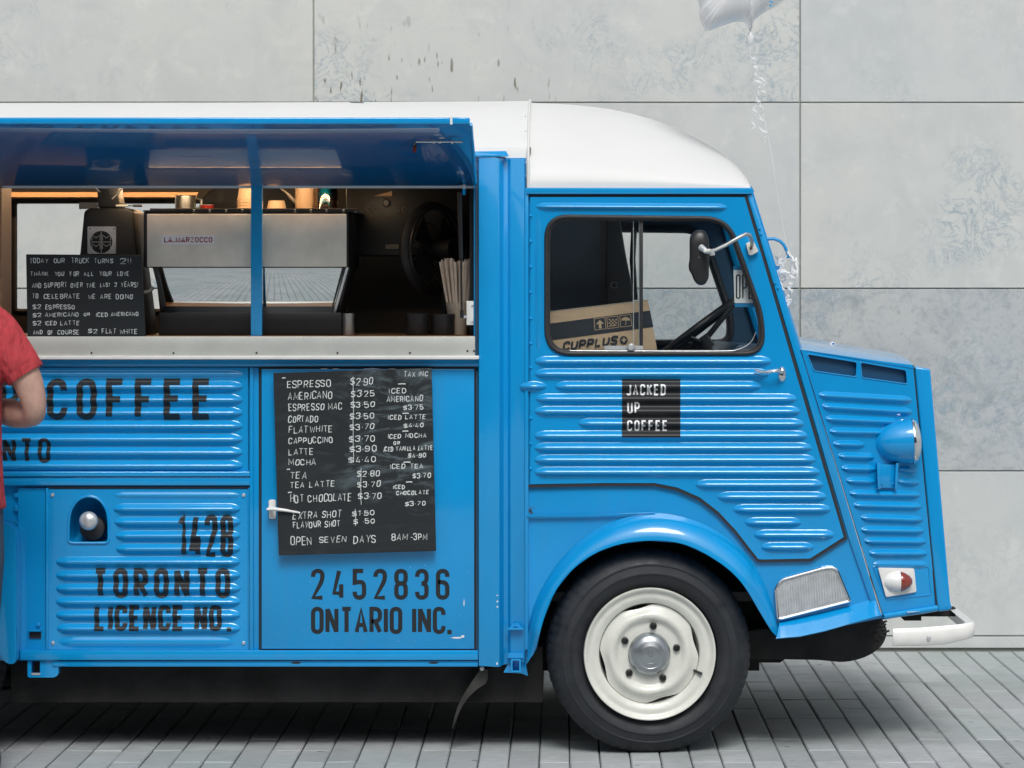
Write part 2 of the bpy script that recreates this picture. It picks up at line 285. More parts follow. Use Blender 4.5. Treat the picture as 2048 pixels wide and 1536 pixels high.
def paver_mat():
    m = bpy.data.materials.new('granite_paver'); m.use_nodes = True; n = m.node_tree; b = n.nodes['Principled BSDF']
    N = n.nodes.new; L = n.links.new; b.inputs['Roughness'].default_value = 0.72
    tc = N('ShaderNodeTexCoord'); ge = N('ShaderNodeNewGeometry'); oi = N('ShaderNodeObjectInfo')
    mp = N('ShaderNodeMapping'); mp.inputs['Scale'].default_value = (0.9, 5, 1); L(ge.outputs['Position'], mp.inputs[0])
    t = N('ShaderNodeTexNoise'); t.inputs['Scale'].default_value = 14; t.inputs['Detail'].default_value = 7; t.inputs['Roughness'].default_value = 0.7; L(mp.outputs[0], t.inputs['Vector'])
    t2 = N('ShaderNodeTexNoise'); t2.inputs['Scale'].default_value = 1.3; t2.inputs['Detail'].default_value = 3; L(ge.outputs['Position'], t2.inputs['Vector'])
    t3 = N('ShaderNodeTexNoise'); t3.inputs['Scale'].default_value = 55; t3.inputs['Detail'].default_value = 2; L(ge.outputs['Position'], t3.inputs['Vector'])
    r = N('ShaderNodeMapRange'); r.inputs[1].default_value = 0.3; r.inputs[2].default_value = 0.7; r.inputs[3].default_value = 0.80; r.inputs[4].default_value = 1.16; L(t.outputs['Fac'], r.inputs[0])
    rr = N('ShaderNodeMapRange'); rr.inputs[3].default_value = 0.88; rr.inputs[4].default_value = 1.10; L(oi.outputs['Random'], rr.inputs[0])
    mu = N('ShaderNodeMath'); mu.operation = 'MULTIPLY'; L(r.outputs[0], mu.inputs[0]); L(rr.outputs[0], mu.inputs[1])
    cm = N('ShaderNodeMix'); cm.data_type = 'RGBA'; cm.inputs[6].default_value = (0.335, 0.375, 0.378, 1); cm.inputs[7].default_value = (0.40, 0.42, 0.43, 1)
    r4 = N('ShaderNodeMapRange'); r4.inputs[1].default_value = 0.4; r4.inputs[2].default_value = 0.6; L(t2.outputs['Fac'], r4.inputs[0]); L(r4.outputs[0], cm.inputs[0])
    h = N('ShaderNodeHueSaturation'); L(mu.outputs[0], h.inputs['Value']); L(cm.outputs[2], h.inputs['Color'])
    sp = N('ShaderNodeMapRange'); sp.inputs[1].default_value = 0.73; sp.inputs[2].default_value = 0.78; L(t3.outputs['Fac'], sp.inputs[0])
    cs = N('ShaderNodeMix'); cs.data_type = 'RGBA'; cs.inputs[7].default_value = (0.06, 0.055, 0.045, 1); L(sp.outputs[0], cs.inputs[0]); L(h.outputs[0], cs.inputs[6])
    t6 = N('ShaderNodeTexNoise'); t6.inputs['Scale'].default_value = 3.2; t6.inputs['Detail'].default_value = 8; t6.inputs['Roughness'].default_value = 0.72; L(ge.outputs['Position'], t6.inputs['Vector'])
    r6 = N('ShaderNodeMapRange'); r6.inputs[1].default_value = 0.50; r6.inputs[2].default_value = 0.72; r6.inputs[4].default_value = 0.55; L(t6.outputs['Fac'], r6.inputs[0])
    c6 = N('ShaderNodeMix'); c6.data_type = 'RGBA'; c6.inputs[7].default_value = (0.22, 0.235, 0.225, 1); L(r6.outputs[0], c6.inputs[0]); L(cs.outputs[2], c6.inputs[6])
    vo = N('ShaderNodeTexVoronoi'); vo.inputs['Scale'].default_value = 7.5; L(ge.outputs['Position'], vo.inputs['Vector'])
    rv_ = N('ShaderNodeMapRange'); rv_.inputs[1].default_value = 0.075; rv_.inputs[2].default_value = 0.10; rv_.inputs[3].default_value = 0.75; rv_.inputs[4].default_value = 0.0; L(vo.outputs['Distance'], rv_.inputs[0])
    sk = N('ShaderNodeSeparateColor'); L(vo.outputs['Color'], sk.inputs[0]); gt = N('ShaderNodeMath'); gt.operation = 'GREATER_THAN'; gt.inputs[1].default_value = 0.62; L(sk.outputs[0], gt.inputs[0])
    mg = N('ShaderNodeMath'); mg.operation = 'MULTIPLY'; L(rv_.outputs[0], mg.inputs[0]); L(gt.outputs[0], mg.inputs[1])
    c7 = N('ShaderNodeMix'); c7.data_type = 'RGBA'; c7.inputs[7].default_value = (0.10, 0.10, 0.095, 1); L(mg.outputs[0], c7.inputs[0]); L(c6.outputs[2], c7.inputs[6])
    L(c7.outputs[2], b.inputs['Base Color'])
    bp = N('ShaderNodeBump'); bp.inputs['Strength'].default_value = 0.5; bp.inputs['Distance'].default_value = 0.004; L(t.outputs['Fac'], bp.inputs['Height']); L(bp.outputs[0], b.inputs['Normal'])
    return m
M['paver'] = paver_mat()

# ------------------------------------------------------------------ helpers
WL = {}
def W(px, py, y=0.0):
    k = (D + y) / F
    return Vector(((px - VX) * k, y, HZ - (py - VY) * k))
def empty(name, loc, label=None, cat=None, group=None):
    o = bpy.data.objects.new(name, None); COL.objects.link(o); o.location = loc; o.empty_display_size = 0.1
    WL[o.name] = Vector(loc); tag(o, label, cat, group); return o
def tag(o, label=None, cat=None, group=None, kind=None):
    if label: o['label'] = label
    if cat: o['category'] = cat
    if group: o['group'] = group
    if kind: o['kind'] = kind
    return o

class MB:
    def __init__(s): s.v = []; s.f = []
    def add(s, vs, fs):
        o = len(s.v); s.v += [Vector(v) for v in vs]; s.f += [[i + o for i in f] for f in fs]; return s
    def box(s, a, b):
        x0, y0, z0 = a; x1, y1, z1 = b
        return s.add([(x0,y0,z0),(x1,y0,z0),(x1,y1,z0),(x0,y1,z0),(x0,y0,z1),(x1,y0,z1),(x1,y1,z1),(x0,y1,z1)],
                     [(0,3,2,1),(4,5,6,7),(0,1,5,4),(1,2,6,5),(2,3,7,6),(3,0,4,7)])
    def pbox(s, px0, py0, px1, py1, y0, y1):
        a = W(px0, py1, y0); b = W(px1, py0, y0)
        return s.box((a.x, y0, a.z), (b.x, y1, b.z))
    def tube(s, pts, r, seg=10, caps=True, flat=1.0):
        pts = [Vector(p) for p in pts]; n = len(pts)
        rs = r if isinstance(r, (list, tuple)) else [r] * n
        rings = []; up = None
        for i, p in enumerate(pts):
            t = (pts[min(i + 1, n - 1)] - pts[max(i - 1, 0)]).normalized()
            if up is None:
                a = Vector((0, 1, 0)) if abs(t.y) < 0.9 else Vector((0, 0, 1)); up = (a - t * a.dot(t)).normalized()
            else: up = (up - t * up.dot(t)).normalized()
            sd_ = t.cross(up)
            rings.append([p + (up * math.cos(2*PI*j/seg) + sd_ * math.sin(2*PI*j/seg) * flat) * rs[i] for j in range(seg)])
        vs = [v for rg in rings for v in rg]; fs = []
        for i in range(n - 1):
            for j in range(seg):
                a = i*seg + j; b = i*seg + (j+1) % seg; fs.append((a, b, b + seg, a + seg))
        if caps: fs.append(tuple(range(seg))[::-1]); fs.append(tuple(range((n-1)*seg, n*seg)))
        return s.add(vs, fs)
    def lathe(s, prof, c, axis='z', seg=32, fn=None):
        """prof: (radius, height along axis)"""
        n = len(prof); vs = []
        for i in range(seg):
            a = 2*PI*i/seg; ca, sa = math.cos(a), math.sin(a)
            for k, (r, h) in enumerate(prof):
                if fn: r, h = fn(i, k, r, h)
                if axis == 'z': v = (r*ca, r*sa, h)
                elif axis == 'y': v = (r*ca, h, r*sa)
                else: v = (h, r*ca, r*sa)
                vs.append(Vector(v) + Vector(c))
        fs = []
        for i in range(seg):
            j = (i + 1) % seg
            for k in range(n - 1): fs.append((i*n + k, j*n + k, j*n + k + 1, i*n + k + 1))
        return s.add(vs, fs)
    def sheet(s, outer, holes=(), Yf=0.0, th=0.02):
        """polygon drawn in photo pixels, standing in the surface Y = Yf(px)"""
        yf = Yf if callable(Yf) else (lambda p: Yf)
        loops = [list(outer)] + [list(h) for h in holes]
        tris = geometry.tessellate_polygon([[Vector((x, -y, 0)) for x, y in l] for l in loops])
        pts = [p for l in loops for p in l]; n = len(pts)
        fr = [W(x, y, yf(x)) for x, y in pts]
        bk = [v + Vector((0, th, 0)) for v in fr]
        fs = [tuple(t) for t in tris] + [tuple(i + n for i in t)[::-1] for t in tris]
        o = 0
        for l in loops:
            m = len(l)
            for i in range(m):
                a = o + i; b = o + (i + 1) % m; fs.append((a, b, b + n, a + n))
            o += m
        return s.add(fr + bk, fs)
    def loft(s, rows, close=False):
        n = len(rows[0]); vs = [v for r in rows for v in r]; fs = []
        for i in range(len(rows) - 1):
            for j in range(n - (0 if close else 1)):
                a = i*n + j; b = i*n + (j+1) % n; fs.append((a, b, b + n, a + n))
        return s.add(vs, fs)
    def xform(s, Mx):
        s.v = [Mx @ v for v in s.v]; return s
    def build(s, name, m, parent=None, smooth=False, bevel=0.0, seg=2, recalc=True, angle=35, kind=None, label=None):
        vs = s.v
        lo = Vector((min(v.x for v in vs), min(v.y for v in vs), min(v.z for v in vs)))
        hi = Vector((max(v.x for v in vs), max(v.y for v in vs), max(v.z for v in vs)))
        c = (lo + hi) / 2
        bm = bmesh.new()
        bv = [bm.verts.new(v - c) for v in vs]
        for f in s.f:
            try: bm.faces.new([bv[i] for i in f])
            except ValueError: pass
        bmesh.ops.remove_doubles(bm, verts=bm.verts[:], dist=1e-6)
        if recalc: bmesh.ops.recalc_face_normals(bm, faces=bm.faces[:])
        if bevel > 0:
            bm.normal_update()
            bmesh.ops.dissolve_limit(bm, angle_limit=R(0.5), verts=bm.verts[:], edges=bm.edges[:])
            es = [e for e in bm.edges if len(e.link_faces) == 2 and e.calc_face_angle(0) > R(30)]
            if es: bmesh.ops.bevel(bm, geom=es, offset=bevel, segments=seg, affect='EDGES', profile=0.5, clamp_overlap=True)
        me = bpy.data.meshes.new(name); bm.to_mesh(me); bm.free()
        if smooth or bevel > 0:
            me.shade_smooth()
            me.set_sharp_from_angle(angle=R(angle))
        mm = M[m] if isinstance(m, str) else m
        me.materials.append(mm)
        o = bpy.data.objects.new(name, me); COL.objects.link(o)
        if parent:
            o.parent = parent; o.location = c - WL[parent.name]
        else: o.location = c
        WL[o.name] = c
        if kind: o['kind'] = kind
        if label: o['label'] = label
        return o

def arc(cx, cy, rx, ry, a0, a1, n=8):
    return [(cx + rx*math.cos(R(a0 + (a1-a0)*i/n)), cy - ry*math.sin(R(a0 + (a1-a0)*i/n))) for i in range(n + 1)]
def rounded(pts, rad, n=5):
    """round the corners of a pixel polygon; rad is one radius or a list"""
    out = []; m = len(pts)
    for i, p in enumerate(pts):
        r = rad[i] if isinstance(rad, (list, tuple)) else rad
        p = Vector(p); a = Vector(pts[i-1]); b = Vector(pts[(i+1) % m])
        da, db = (a - p), (b - p); r1 = min(r, da.length*0.49, db.length*0.49)
        if r1 < 0.5: out.append(tuple(p)); continue
        s = p + da.normalized()*r1; e = p + db.normalized()*r1
        for k in range(n + 1):
            t = k/n; q = s*(1-t)**2 + p*2*t*(1-t) + e*t*t; out.append((q.x, q.y))
    return out
def smooth_path(pts, n=6):
    """Catmull-Rom through points of any dimension"""
    P = [Vector(p) for p in pts]; out = []
    for i in range(len(P) - 1):
        p0 = P[max(i-1, 0)]; p1 = P[i]; p2 = P[i+1]; p3 = P[min(i+2, len(P)-1)]
        for k in range(n):
            t = k/n; out.append(0.5*((2*p1) + (p2-p0)*t + (2*p0-5*p1+4*p2-p3)*t*t + (3*p1-p0-3*p2+p3)*t**3))
    out.append(P[-1]); return out

# ---- pressed ribs
def rib_h(ribs, px, py):
    h = 0.0
    for (x0, x1, yl, yr, hw, hh, tp) in ribs:
        if px < x0 or px > x1: continue
        t = (px - x0)/(x1 - x0); yc = yl + (yr - yl)*t
        d = min(px - x0, x1 - px); s = 1.0 if d >= tp else math.sqrt(max(0, 1 - (1 - d/tp)**2))
        if s < 1e-4: continue
        u = abs(py - yc)/(hw*s)
        if u < 1: h = max(h, hh*(0.25 + 0.75*s)*s*(0.5 + 0.5*math.cos(u*PI))**.8)
    return h
def ribs_mesh(mb, ribs, Yf, lift=0.0003):
    yf = Yf if callable(Yf) else (lambda p: Yf)
    for r in ribs:
        x0, x1, yl, yr, hw, hh, tp = r
        xs = [x0 + tp*(1 - math.cos(PI/2*k/7)) for k in range(8)]
        xs = xs + [x1 - (x - x0) for x in xs[::-1]]
        rows = []
        for x in xs:
            d = min(x - x0, x1 - x); s = 1.0 if d >= tp else math.sqrt(max(0, 1 - (1 - d/tp)**2)); s = max(s, 0.004)
            yc = yl + (yr - yl)*(x - x0)/(x1 - x0); row = []
            for j in range(15):
                u = -1 + 2*j/14; h = hh*(0.25 + 0.75*s)*s*(0.5 + 0.5*math.cos(u*PI))**.8 if abs(u) < 1 else 0
                v = W(x, yc + u*hw*s, yf(x)); v.y -= h + lift; row.append(v)
            rows.append(row)
        mb.loft(rows)

# ---- stroke lettering
G = {
 'A': (1.05, [[(0,0),(.5,1),(1,0)],[(.17,.3),(.83,.3)]]), 'B': (1, [[(0,0),(0,1),(1,1,1),(1,.53,1),(0,.53)],[(0,.53),(1,.53,1),(1,0,1),(0,0)]]),
 'C': (1, [[(1,.74),(1,1,1),(0,1,1),(0,0,1),(1,0,1),(1,.26)]]), 'D': (1, [[(0,0),(0,1),(1,1,1),(1,0,1),'c']]),
 'E': (.95, [[(1,1),(0,1),(0,0),(1,0)],[(0,.52),(.85,.52)]]), 'F': (.95, [[(1,1),(0,1),(0,0)],[(0,.5),(.85,.5)]]),
 'G': (1, [[(1,.74),(1,1,1),(0,1,1),(0,0,1),(1,0,1),(1,.48),(.55,.48)]]), 'H': (1, [[(0,0),(0,1)],[(1,0),(1,1)],[(0,.5),(1,.5)]]),
 'I': (.0, [[(.5,0),(.5,1)]]), 'J': (.85, [[(1,1),(1,0,1),(0,0,1),(0,.12)]]), 'K': (1, [[(0,0),(0,1)],[(1,1),(.05,.42)],[(.3,.6),(1,0)]]),
 'L': (.9, [[(0,1),(0,0),(1,0)]]), 'M': (1.3, [[(0,0),(0,1),(.5,.25),(1,1),(1,0)]]), 'N': (1.05, [[(0,0),(0,1)],[(1,0),(1,1)],[(.02,.99),(.98,.01)]]),
 'O': (1, [[(0,0,1),(0,1,1),(1,1,1),(1,0,1),'c']]), 'P': (1, [[(0,0),(0,1),(1,1,1),(1,.44,1),(0,.44)]]),
 'R': (1, [[(0,0),(0,1),(1,1,1),(1,.46,1),(0,.46)],[(.45,.46),(1,0)]]),
 'S': (1, [[(1,.78),(1,1,1),(0,1,1),(0,.54,1),(1,.46,1),(1,0,1),(0,0,1),(0,.22)]]), 'T': (1, [[(0,1),(1,1)],[(.5,1),(.5,0)]]),
 'U': (1, [[(0,1),(0,0,1),(1,0,1),(1,1)]]), 'V': (1, [[(0,1),(.5,0),(1,1)]]), 'W': (1.4, [[(0,1),(.25,0),(.5,.8),(.75,0),(1,1)]]),
 'X': (1, [[(0,1),(1,0)],[(1,1),(0,0)]]), 'Y': (1, [[(0,1),(.5,.48),(1,1)],[(.5,.48),(.5,0)]]), 'Z': (1, [[(0,1),(1,1),(0,0),(1,0)]]),
 '0': (.95, [[(0,0,1),(0,1,1),(1,1,1),(1,0,1),'c']]), '1': (.42, [[(0,.84),(.55,.955),(1,1),(1,0)]]),
 '2': (1, [[(0,.78),(0,1,1),(1,1,1),(1,.66,1),(0,0),(1,0)]]),
 '3': (1, [[(0,.78),(0,1,1),(1,1,1),(1,.53,1),(.45,.53)],[(.45,.53),(1,.53,1),(1,0,1),(0,0,1),(0,.22)]]),
 '4': (1, [[(.55,1),(0,.17),(1,.17)],[(.78,.5),(.78,0)]]), '5': (1, [[(.9,1),(0,1),(0,.56),(1,.62,1),(1,0,1),(0,0,1),(0,.22)]]),
 '6': (1, [[(1,.78),(1,1,1),(0,1,1),(0,0,1),(1,0,1),(1,.58,1),(0,.58)]]), '7': (1, [[(0,1),(1,1),(.3,0)]]),
 '8': (1, [[(0,.53,1),(0,1,1),(1,1,1),(1,.53,1),'c'],[(0,0,1),(0,.53,1),(1,.53,1),(1,0,1),'c']]),
 '9': (1, [[(0,.22),(0,0,1),(1,0,1),(1,1,1),(0,1,1),(0,.44,1),(1,.44)]]),
 '$': (1, [[(1,.8),(1,.92,1),(0,.92,1),(0,.54,1),(1,.46,1),(1,.08,1),(0,.08,1),(0,.2)],[(.5,-.12),(.5,1.12)]]),
 '.': (.0, [[(.5,0),(.5,.02)]]), '-': (.7, [[(0,.45),(1,.45)]]), '!': (.0, [[(.5,1),(.5,.32)],[(.5,.12),(.5,0)]]), '·': (.15, [[(.5,.36),(.5,.50)]]),
}
def stroke_pts(st, mapf, rad):
    closed = st[-1] == 'c'; pts = [p for p in st if p != 'c']
    P = [(Vector(mapf(p[0], p[1])), len(p) > 2) for p in pts]; out = []; n = len(P)
    for i, (p, rd) in enumerate(P):
        if not rd or (not closed and i in (0, n-1)): out.append(p); continue
        a = P[i-1][0]; b = P[(i+1) % n][0]; da = a - p; db = b - p
        ra = min(rad, da.length*.5 if P[i-1][1] else da.length*.95); rb = min(rad, db.length*.5 if P[(i+1) % n][1] else db.length*.95); r = min(ra, rb)
        s = p + da.normalized()*r; e = p + db.normalized()*r
        for k in range(6):
            t = k/5
            q = s*(1-t)**2 + p*2*t*(1-t)*0.92 + e*t*t + (s+e)*0.5*2*t*(1-t)*0.08
            out.append(q)
    res = [out[0]]
    for q in out[1:]:
        if (q - res[-1]).length > 0.05: res.append(q)
    if closed and (res[0] - res[-1]).length < 0.05: res.pop()
    return res, closed
def ribbon2d(pts, closed, sw, taper=False):
    n = len(pts); L = []; Rr = []
    for i, p in enumerate(pts):
        a = pts[i-1] if (i > 0 or closed) else None; b = pts[(i+1) % n] if (i < n-1 or closed) else None
        d1 = (p - a).normalized() if a is not None else (b - p).normalized()
        d2 = (b - p).normalized() if b is not None else d1
        t = d1 + d2
        if t.length < 1e-3: t = d1
        t.normalize(); nn = Vector((-t.y, t.x)); c = max(0.42, nn.dot(Vector((-d1.y, d1.x))))
        if d1.dot(d2) < -0.2: c = max(c, .92)
        hw = sw/2/c
        if taper and not closed and i in (0, n-1): hw *= .6
        L.append(p + nn*hw); Rr.append(p - nn*hw)
    vs = L + Rr; fs = []
    for i in range(n if closed else n-1):
        j = (i+1) % n; fs.append((i, j, j+n, i+n))
    return vs, fs
def text2d(items, text, x0, x1, ytop, ybot, sw, gap=0.35, slope=0.0, slant=0.0, rad=None, jit=0.0, taper=False, rnd=None):
    """append (verts2d, faces) for the text fitted into the pixel box"""
    h = ybot - ytop; ws = []; tot = 0.0
    for ch in text:
        ws.append(0.75 if ch == ' ' else G[ch][0])
    ngl = len(text)
    # width unit: letter core u plus stroke width
    wu = lambda u: sum((w*u + (sw if ch != ' ' else 0)) for w, ch in zip(ws, text)) + (ngl-1)*gap*u*0.9
    core = (x1 - x0 - sum(sw for ch in text if ch != ' ')) / max(.01, sum(ws) + (ngl-1)*gap*0.9)
    gp = gap*0.9*core; x = x0
    for w, ch in zip(ws, text):
        cw = w*core
        if ch != ' ':
            jr = rnd or random
            jx, jy, jr_, js = (jr.uniform(-1, 1)*jit*h*.06, jr.uniform(-1, 1)*jit*h*.07, jr.uniform(-1, 1)*jit*.10, 1 + jr.uniform(-1, 1)*jit*.09) if jit else (0, 0, 0, 1)
            cxg = x + sw/2 + cw/2
            def mapf(u, v, x=x, cw=cw):
                gx = x + sw/2 + u*cw; gy = ybot - sw/2 - v*(h - sw)*js
                if jit: gx += jr.uniform(-1, 1)*jit*h*.025; gy += jr.uniform(-1, 1)*jit*h*.025
                gx += jx + (ybot - gy)*(slant + jr_); gy += jy + slope*(gx - x0)
                return (gx, gy)
            if ch in '.!' and sw > 4 and ch == '.':
                a = mapf(.5, 0); items.append(([Vector((a[0]-sw*.55, a[1]-sw*.55)), Vector((a[0]+sw*.55, a[1]-sw*.55)), Vector((a[0]+sw*.55, a[1]+sw*.55)), Vector((a[0]-sw*.55, a[1]+sw*.55))], [(0, 1, 2, 3)]))
            else:
                for st in G[ch][1]:
                    p, c = stroke_pts(st, mapf, rad if rad else cw*0.5 + sw*.2)
                    if len(p) > 1: items.append(ribbon2d(p, c, sw, taper))
        x += cw + (sw if ch != ' ' else 0) + gp
def text_obj(items, name, m, parent, Yf, ribs=None, lift=0.001, step=2.5, label=None, mat4=None):
    mb = MB(); yf = Yf if callable(Yf) else (lambda p: Yf)
    bm = bmesh.new()
    for k, (vs, fs) in enumerate(items):
        z = (k % 7)*1.0
        bv = [bm.verts.new((v[0], v[1], z)) for v in vs]
        for f in fs:
            try: bm.faces.new([bv[i] for i in f])
            except ValueError: pass
    if ribs:
        y0 = min(v.co.y for v in bm.verts); y1 = max(v.co.y for v in bm.verts); y = y0 + step
        while y < y1:
            bmesh.ops.bisect_plane(bm, geom=bm.verts[:] + bm.edges[:] + bm.faces[:], plane_co=(0, y, 0), plane_no=(0, 1, 0)); y += step
    bm.verts.index_update()
    vs = []
    for v in bm.verts:
        p = W(v.co.x, v.co.y, yf(v.co.x))
        if ribs: p.y -= rib_h(ribs, v.co.x, v.co.y)
        p.y -= lift + v.co.z*0.00006; vs.append(p)
    fs = [[v.index for v in f.verts] for f in bm.faces]; bm.free()
    mb.add(vs, fs)
    if mat4: mb.xform(mat4)
    o = mb.build(name, m, parent, recalc=False, smooth=bool(ribs), angle=60, label=label)
    return o

# ================================================================== SETTING
WALL_Y = 2.82
base = MB().box((-150, -150, -0.30), (150, 150, -0.062)).build('ground', 'outer_ground'); tag(base, kind='structure')
bed = MB().box((-8.2, -13, -0.0615), (8.2, WALL_Y + 0.3, -0.012)).build('paving_bed', 'joint_ground'); tag(bed, kind='structure')
pave = empty('brick_pavement', (0, 0, 0)); tag(pave, kind='structure')
PW, PL = 0.0998, 0.5
def paver_mesh(name, ln):
    g = 0.0020; a = PW/2 - g; b = ln/2 - g*1.1; c = 0.004
    v = [(-a,-b,-.02),(a,-b,-.02),(a,b,-.02),(-a,b,-.02),(-a,-b,-c),(a,-b,-c),(a,b,-c),(-a,b,-c),(-a+c,-b+c,0),(a-c,-b+c,0),(a-c,b-c,0),(-a+c,b-c,0)]
    f = [(0,1,5,4),(1,2,6,5),(2,3,7,6),(3,0,4,7),(4,5,9,8),(5,6,10,9),(6,7,11,10),(7,4,8,11),(8,9,10,11)]
    me = bpy.data.meshes.new(name); me.from_pydata(v, [], f); me.materials.append(M['paver']); return me
lens_ = [0.25, 0.5, 0.75]
pm = {l: paver_mesh('paver', l) for l in lens_}
rp = random.Random(11)
spots = []
for i in range(-25, 21):
    x = (i + .5)*PW + 0.03; y = WALL_Y - 0.02 - rp.choice([0, .25, .25, .5])
    ys = []
    top = WALL_Y - 0.02
    while top > -0.62:
        l = rp.choice([0.5, 0.25, 0.25, 0.5, 0.75]) if top < WALL_Y - .1 else rp.choice([0.25, 0.5, 0.75])
        spots.append((x, top - l/2, l)); top -= l
spots.sort(key=lambda s: s[1] - (0 if abs(s[0]) < 3 else 9))
near, far = spots[:300], spots[300:]
for x, y, l in near:
    o = bpy.data.objects.new('paver', pm[l]); COL.objects.link(o); o.parent = pave
    o.location = (x + rp.uniform(-.0006, .0006), y, rp.uniform(-.0022, .001)); o.rotation_euler = (rp.uniform(-.003, .003), rp.uniform(-.010, .010), rp.uniform(-.002, .002))
mb = MB()
def addp(x, y, l, z):
    a = PW/2 - .0022; b = l/2 - .0016; c = .004
    mb.add([(x-a,y-b,z-c),(x+a,y-b,z-c),(x+a,y+b,z-c),(x-a,y+b,z-c),(x-a+c,y-b+c,z),(x+a-c,y-b+c,z),(x+a-c,y+b-c,z),(x-a+c,y+b-c,z),(x-a,y-b,z-.02),(x+a,y-b,z-.02),(x+a,y+b,z-.02),(x-a,y+b,z-.02)],
           [(0,1,5,4),(1,2,6,5),(2,3,7,6),(3,0,4,7),(4,5,6,7),(8,9,1,0),(9,10,2,1),(10,11,3,2),(11,8,0,3)])
for x, y, l in far: addp(x, y, l, -.001)
for i in range(-80, 81):
    x = (i + .5)*PW + 0.03; inside = -25 <= i < 21
    top = WALL_Y - .02 if not inside else -0.62 - 0
    if inside: top = min(s[1] - s[2]/2 for s in spots if abs(s[0] - x) < .01)
    while top > -12.5:
        l = rp.choice([0.5, 0.5, 0.75, 0.25]); addp(x, top - l/2, l, rp.uniform(-.003, .001)); top -= l
o = mb.build('paving_field', 'paver', pave, recalc=False, kind='stuff')

# stone clad wall
wall = empty('stone_clad_wall', (0, WALL_Y + .2, 0), 'tall pale stone clad wall of large veined panels behind the blue van', 'wall')
SW = (D + WALL_Y)/F
wx = lambda px: (px - VX)*SW
wz = lambda py: HZ - (py - VY)*SW
MB().box((-9.0, WALL_Y + .012, -.06), (9.2, WALL_Y + .40, 5.6)).build('backing', 'joint_wall', wall)
cols = [627 - 973*k for k in range(4, 0, -1)] + [627, 1600, 2573, 3546, 4519]
rows = [-1275, -905, -535, -165, 205, 577, 942, 1272, 1300]
gx = 3.0*SW; gz = 2.4*SW
for ci in range(len(cols) - 1):
    for ri in range(len(rows) - 1):
        x0, x1 = wx(cols[ci]) + gx/2, wx(cols[ci+1]) - gx/2
        z1, z0 = wz(rows[ri]) - gz/2, wz(rows[ri+1]) + gz/2
        if ri == len(rows) - 2: z0 = 0.012
        rr = random.Random(ci*17 + ri)
        m = 'stone'
        c0 = cols[ci]
        if c0 == 1600 and rows[ri] == 577: m = 'stone_mott'
        elif c0 == 627 and rows[ri] == -165: m = 'stone_stain'
        elif c0 == 627 and rows[ri] == 205: m = 'stone_plain'
        elif c0 == 1600 and rows[ri] in (942, -165, 1272): m = 'stone_plain'
        elif c0 == 627 and rows[ri] == 577: m = 'stone_mott'
        elif c0 not in (627, 1600, -346): m = rr.choice(['stone', 'stone_plain', 'stone_mott', 'stone'])
        y = WALL_Y + rr.uniform(-.0015, .0015)
        MB().box((x0, y, z0), (x1, y + .034, z1)).build('stone_panel', m, wall, bevel=.0018, seg=1)

# added office front, unseen behind the camera: blocks low sky, darkens paint reflections
opp = empty('added_office_block', (0, -17.5, 0), 'plain dark grey office block added out of view behind the camera to block low sky light', 'building')
MB().box((-26, -30, -.06), (26, -17.6, 8.6)).build('wall', mat('grey_render', (0.28, 0.29, 0.30), 0.8, var=0.15, vscale=1), opp)
wm = bpy.data.meshes.new('window'); 
for fl_ in range(2):
    for k in range(14):
        x = -24.5 + k*3.6; z = .9 + fl_*3.1
        o = MB().box((x, -17.62, z), (x + 2.2, -17.55, z + 1.9)).build('window', M['navy'], opp) if fl_ == 0 and k == 0 else None
        if o is not None: w0 = o; w0l = o.location.copy()
        elif True:
            o = w0.copy(); COL.objects.link(o); o.parent = opp; o.location = w0l + Vector((k*3.6, 0, fl_*3.1))

# ================================================================== VAN
van = empty('food_van', (-0.2, 0.9, 0), 'blue and white corrugated vintage coffee van with serving hatch open, parked by the stone wall', 'food van')
VW = 1.76                      # depth of the body
def bl(name, **k): return k
# --- cab body side (behind the door), fender area, A pillar
arch_in = [(1052, 1327), (1054.5, 1327), (1073, 1297), (1085.5, 1243.7), (1110.4, 1181.6), (1147.7, 1136), (1189, 1107), (1238.8, 1088.4), (1296.7, 1081.4), (1363, 1086.3), (1412.7, 1109), (1454, 1136), (1487, 1169), (1516, 1219), (1541, 1260), (1557.6, 1277)]
arch_out = [(1056.6, 1252), (1064.8, 1214.7), (1093.8, 1156.7), (1135, 1103), (1185, 1061.5), (1238.8, 1036.6), (1305, 1024.2), (1354.7, 1030.4), (1404.4, 1045), (1454, 1074), (1495.5, 1111), (1520.3, 1148.4), (1541, 1198), (1557.6, 1260)]
side = [(1052, 376), (1504, 376), (1601, 699), (1753, 1200), (1765, 1236), (1558, 1278)] + arch_in[::-1][2:]
win_hole = rounded([(1092, 432), (1456, 436), (1527, 634), (1527, 707), (1092, 708)], [42, 42, 30, 36, 50], 7)
MB().sheet(side, [win_hole], 0.008, 0.03).build('cab_side', 'blue', van)
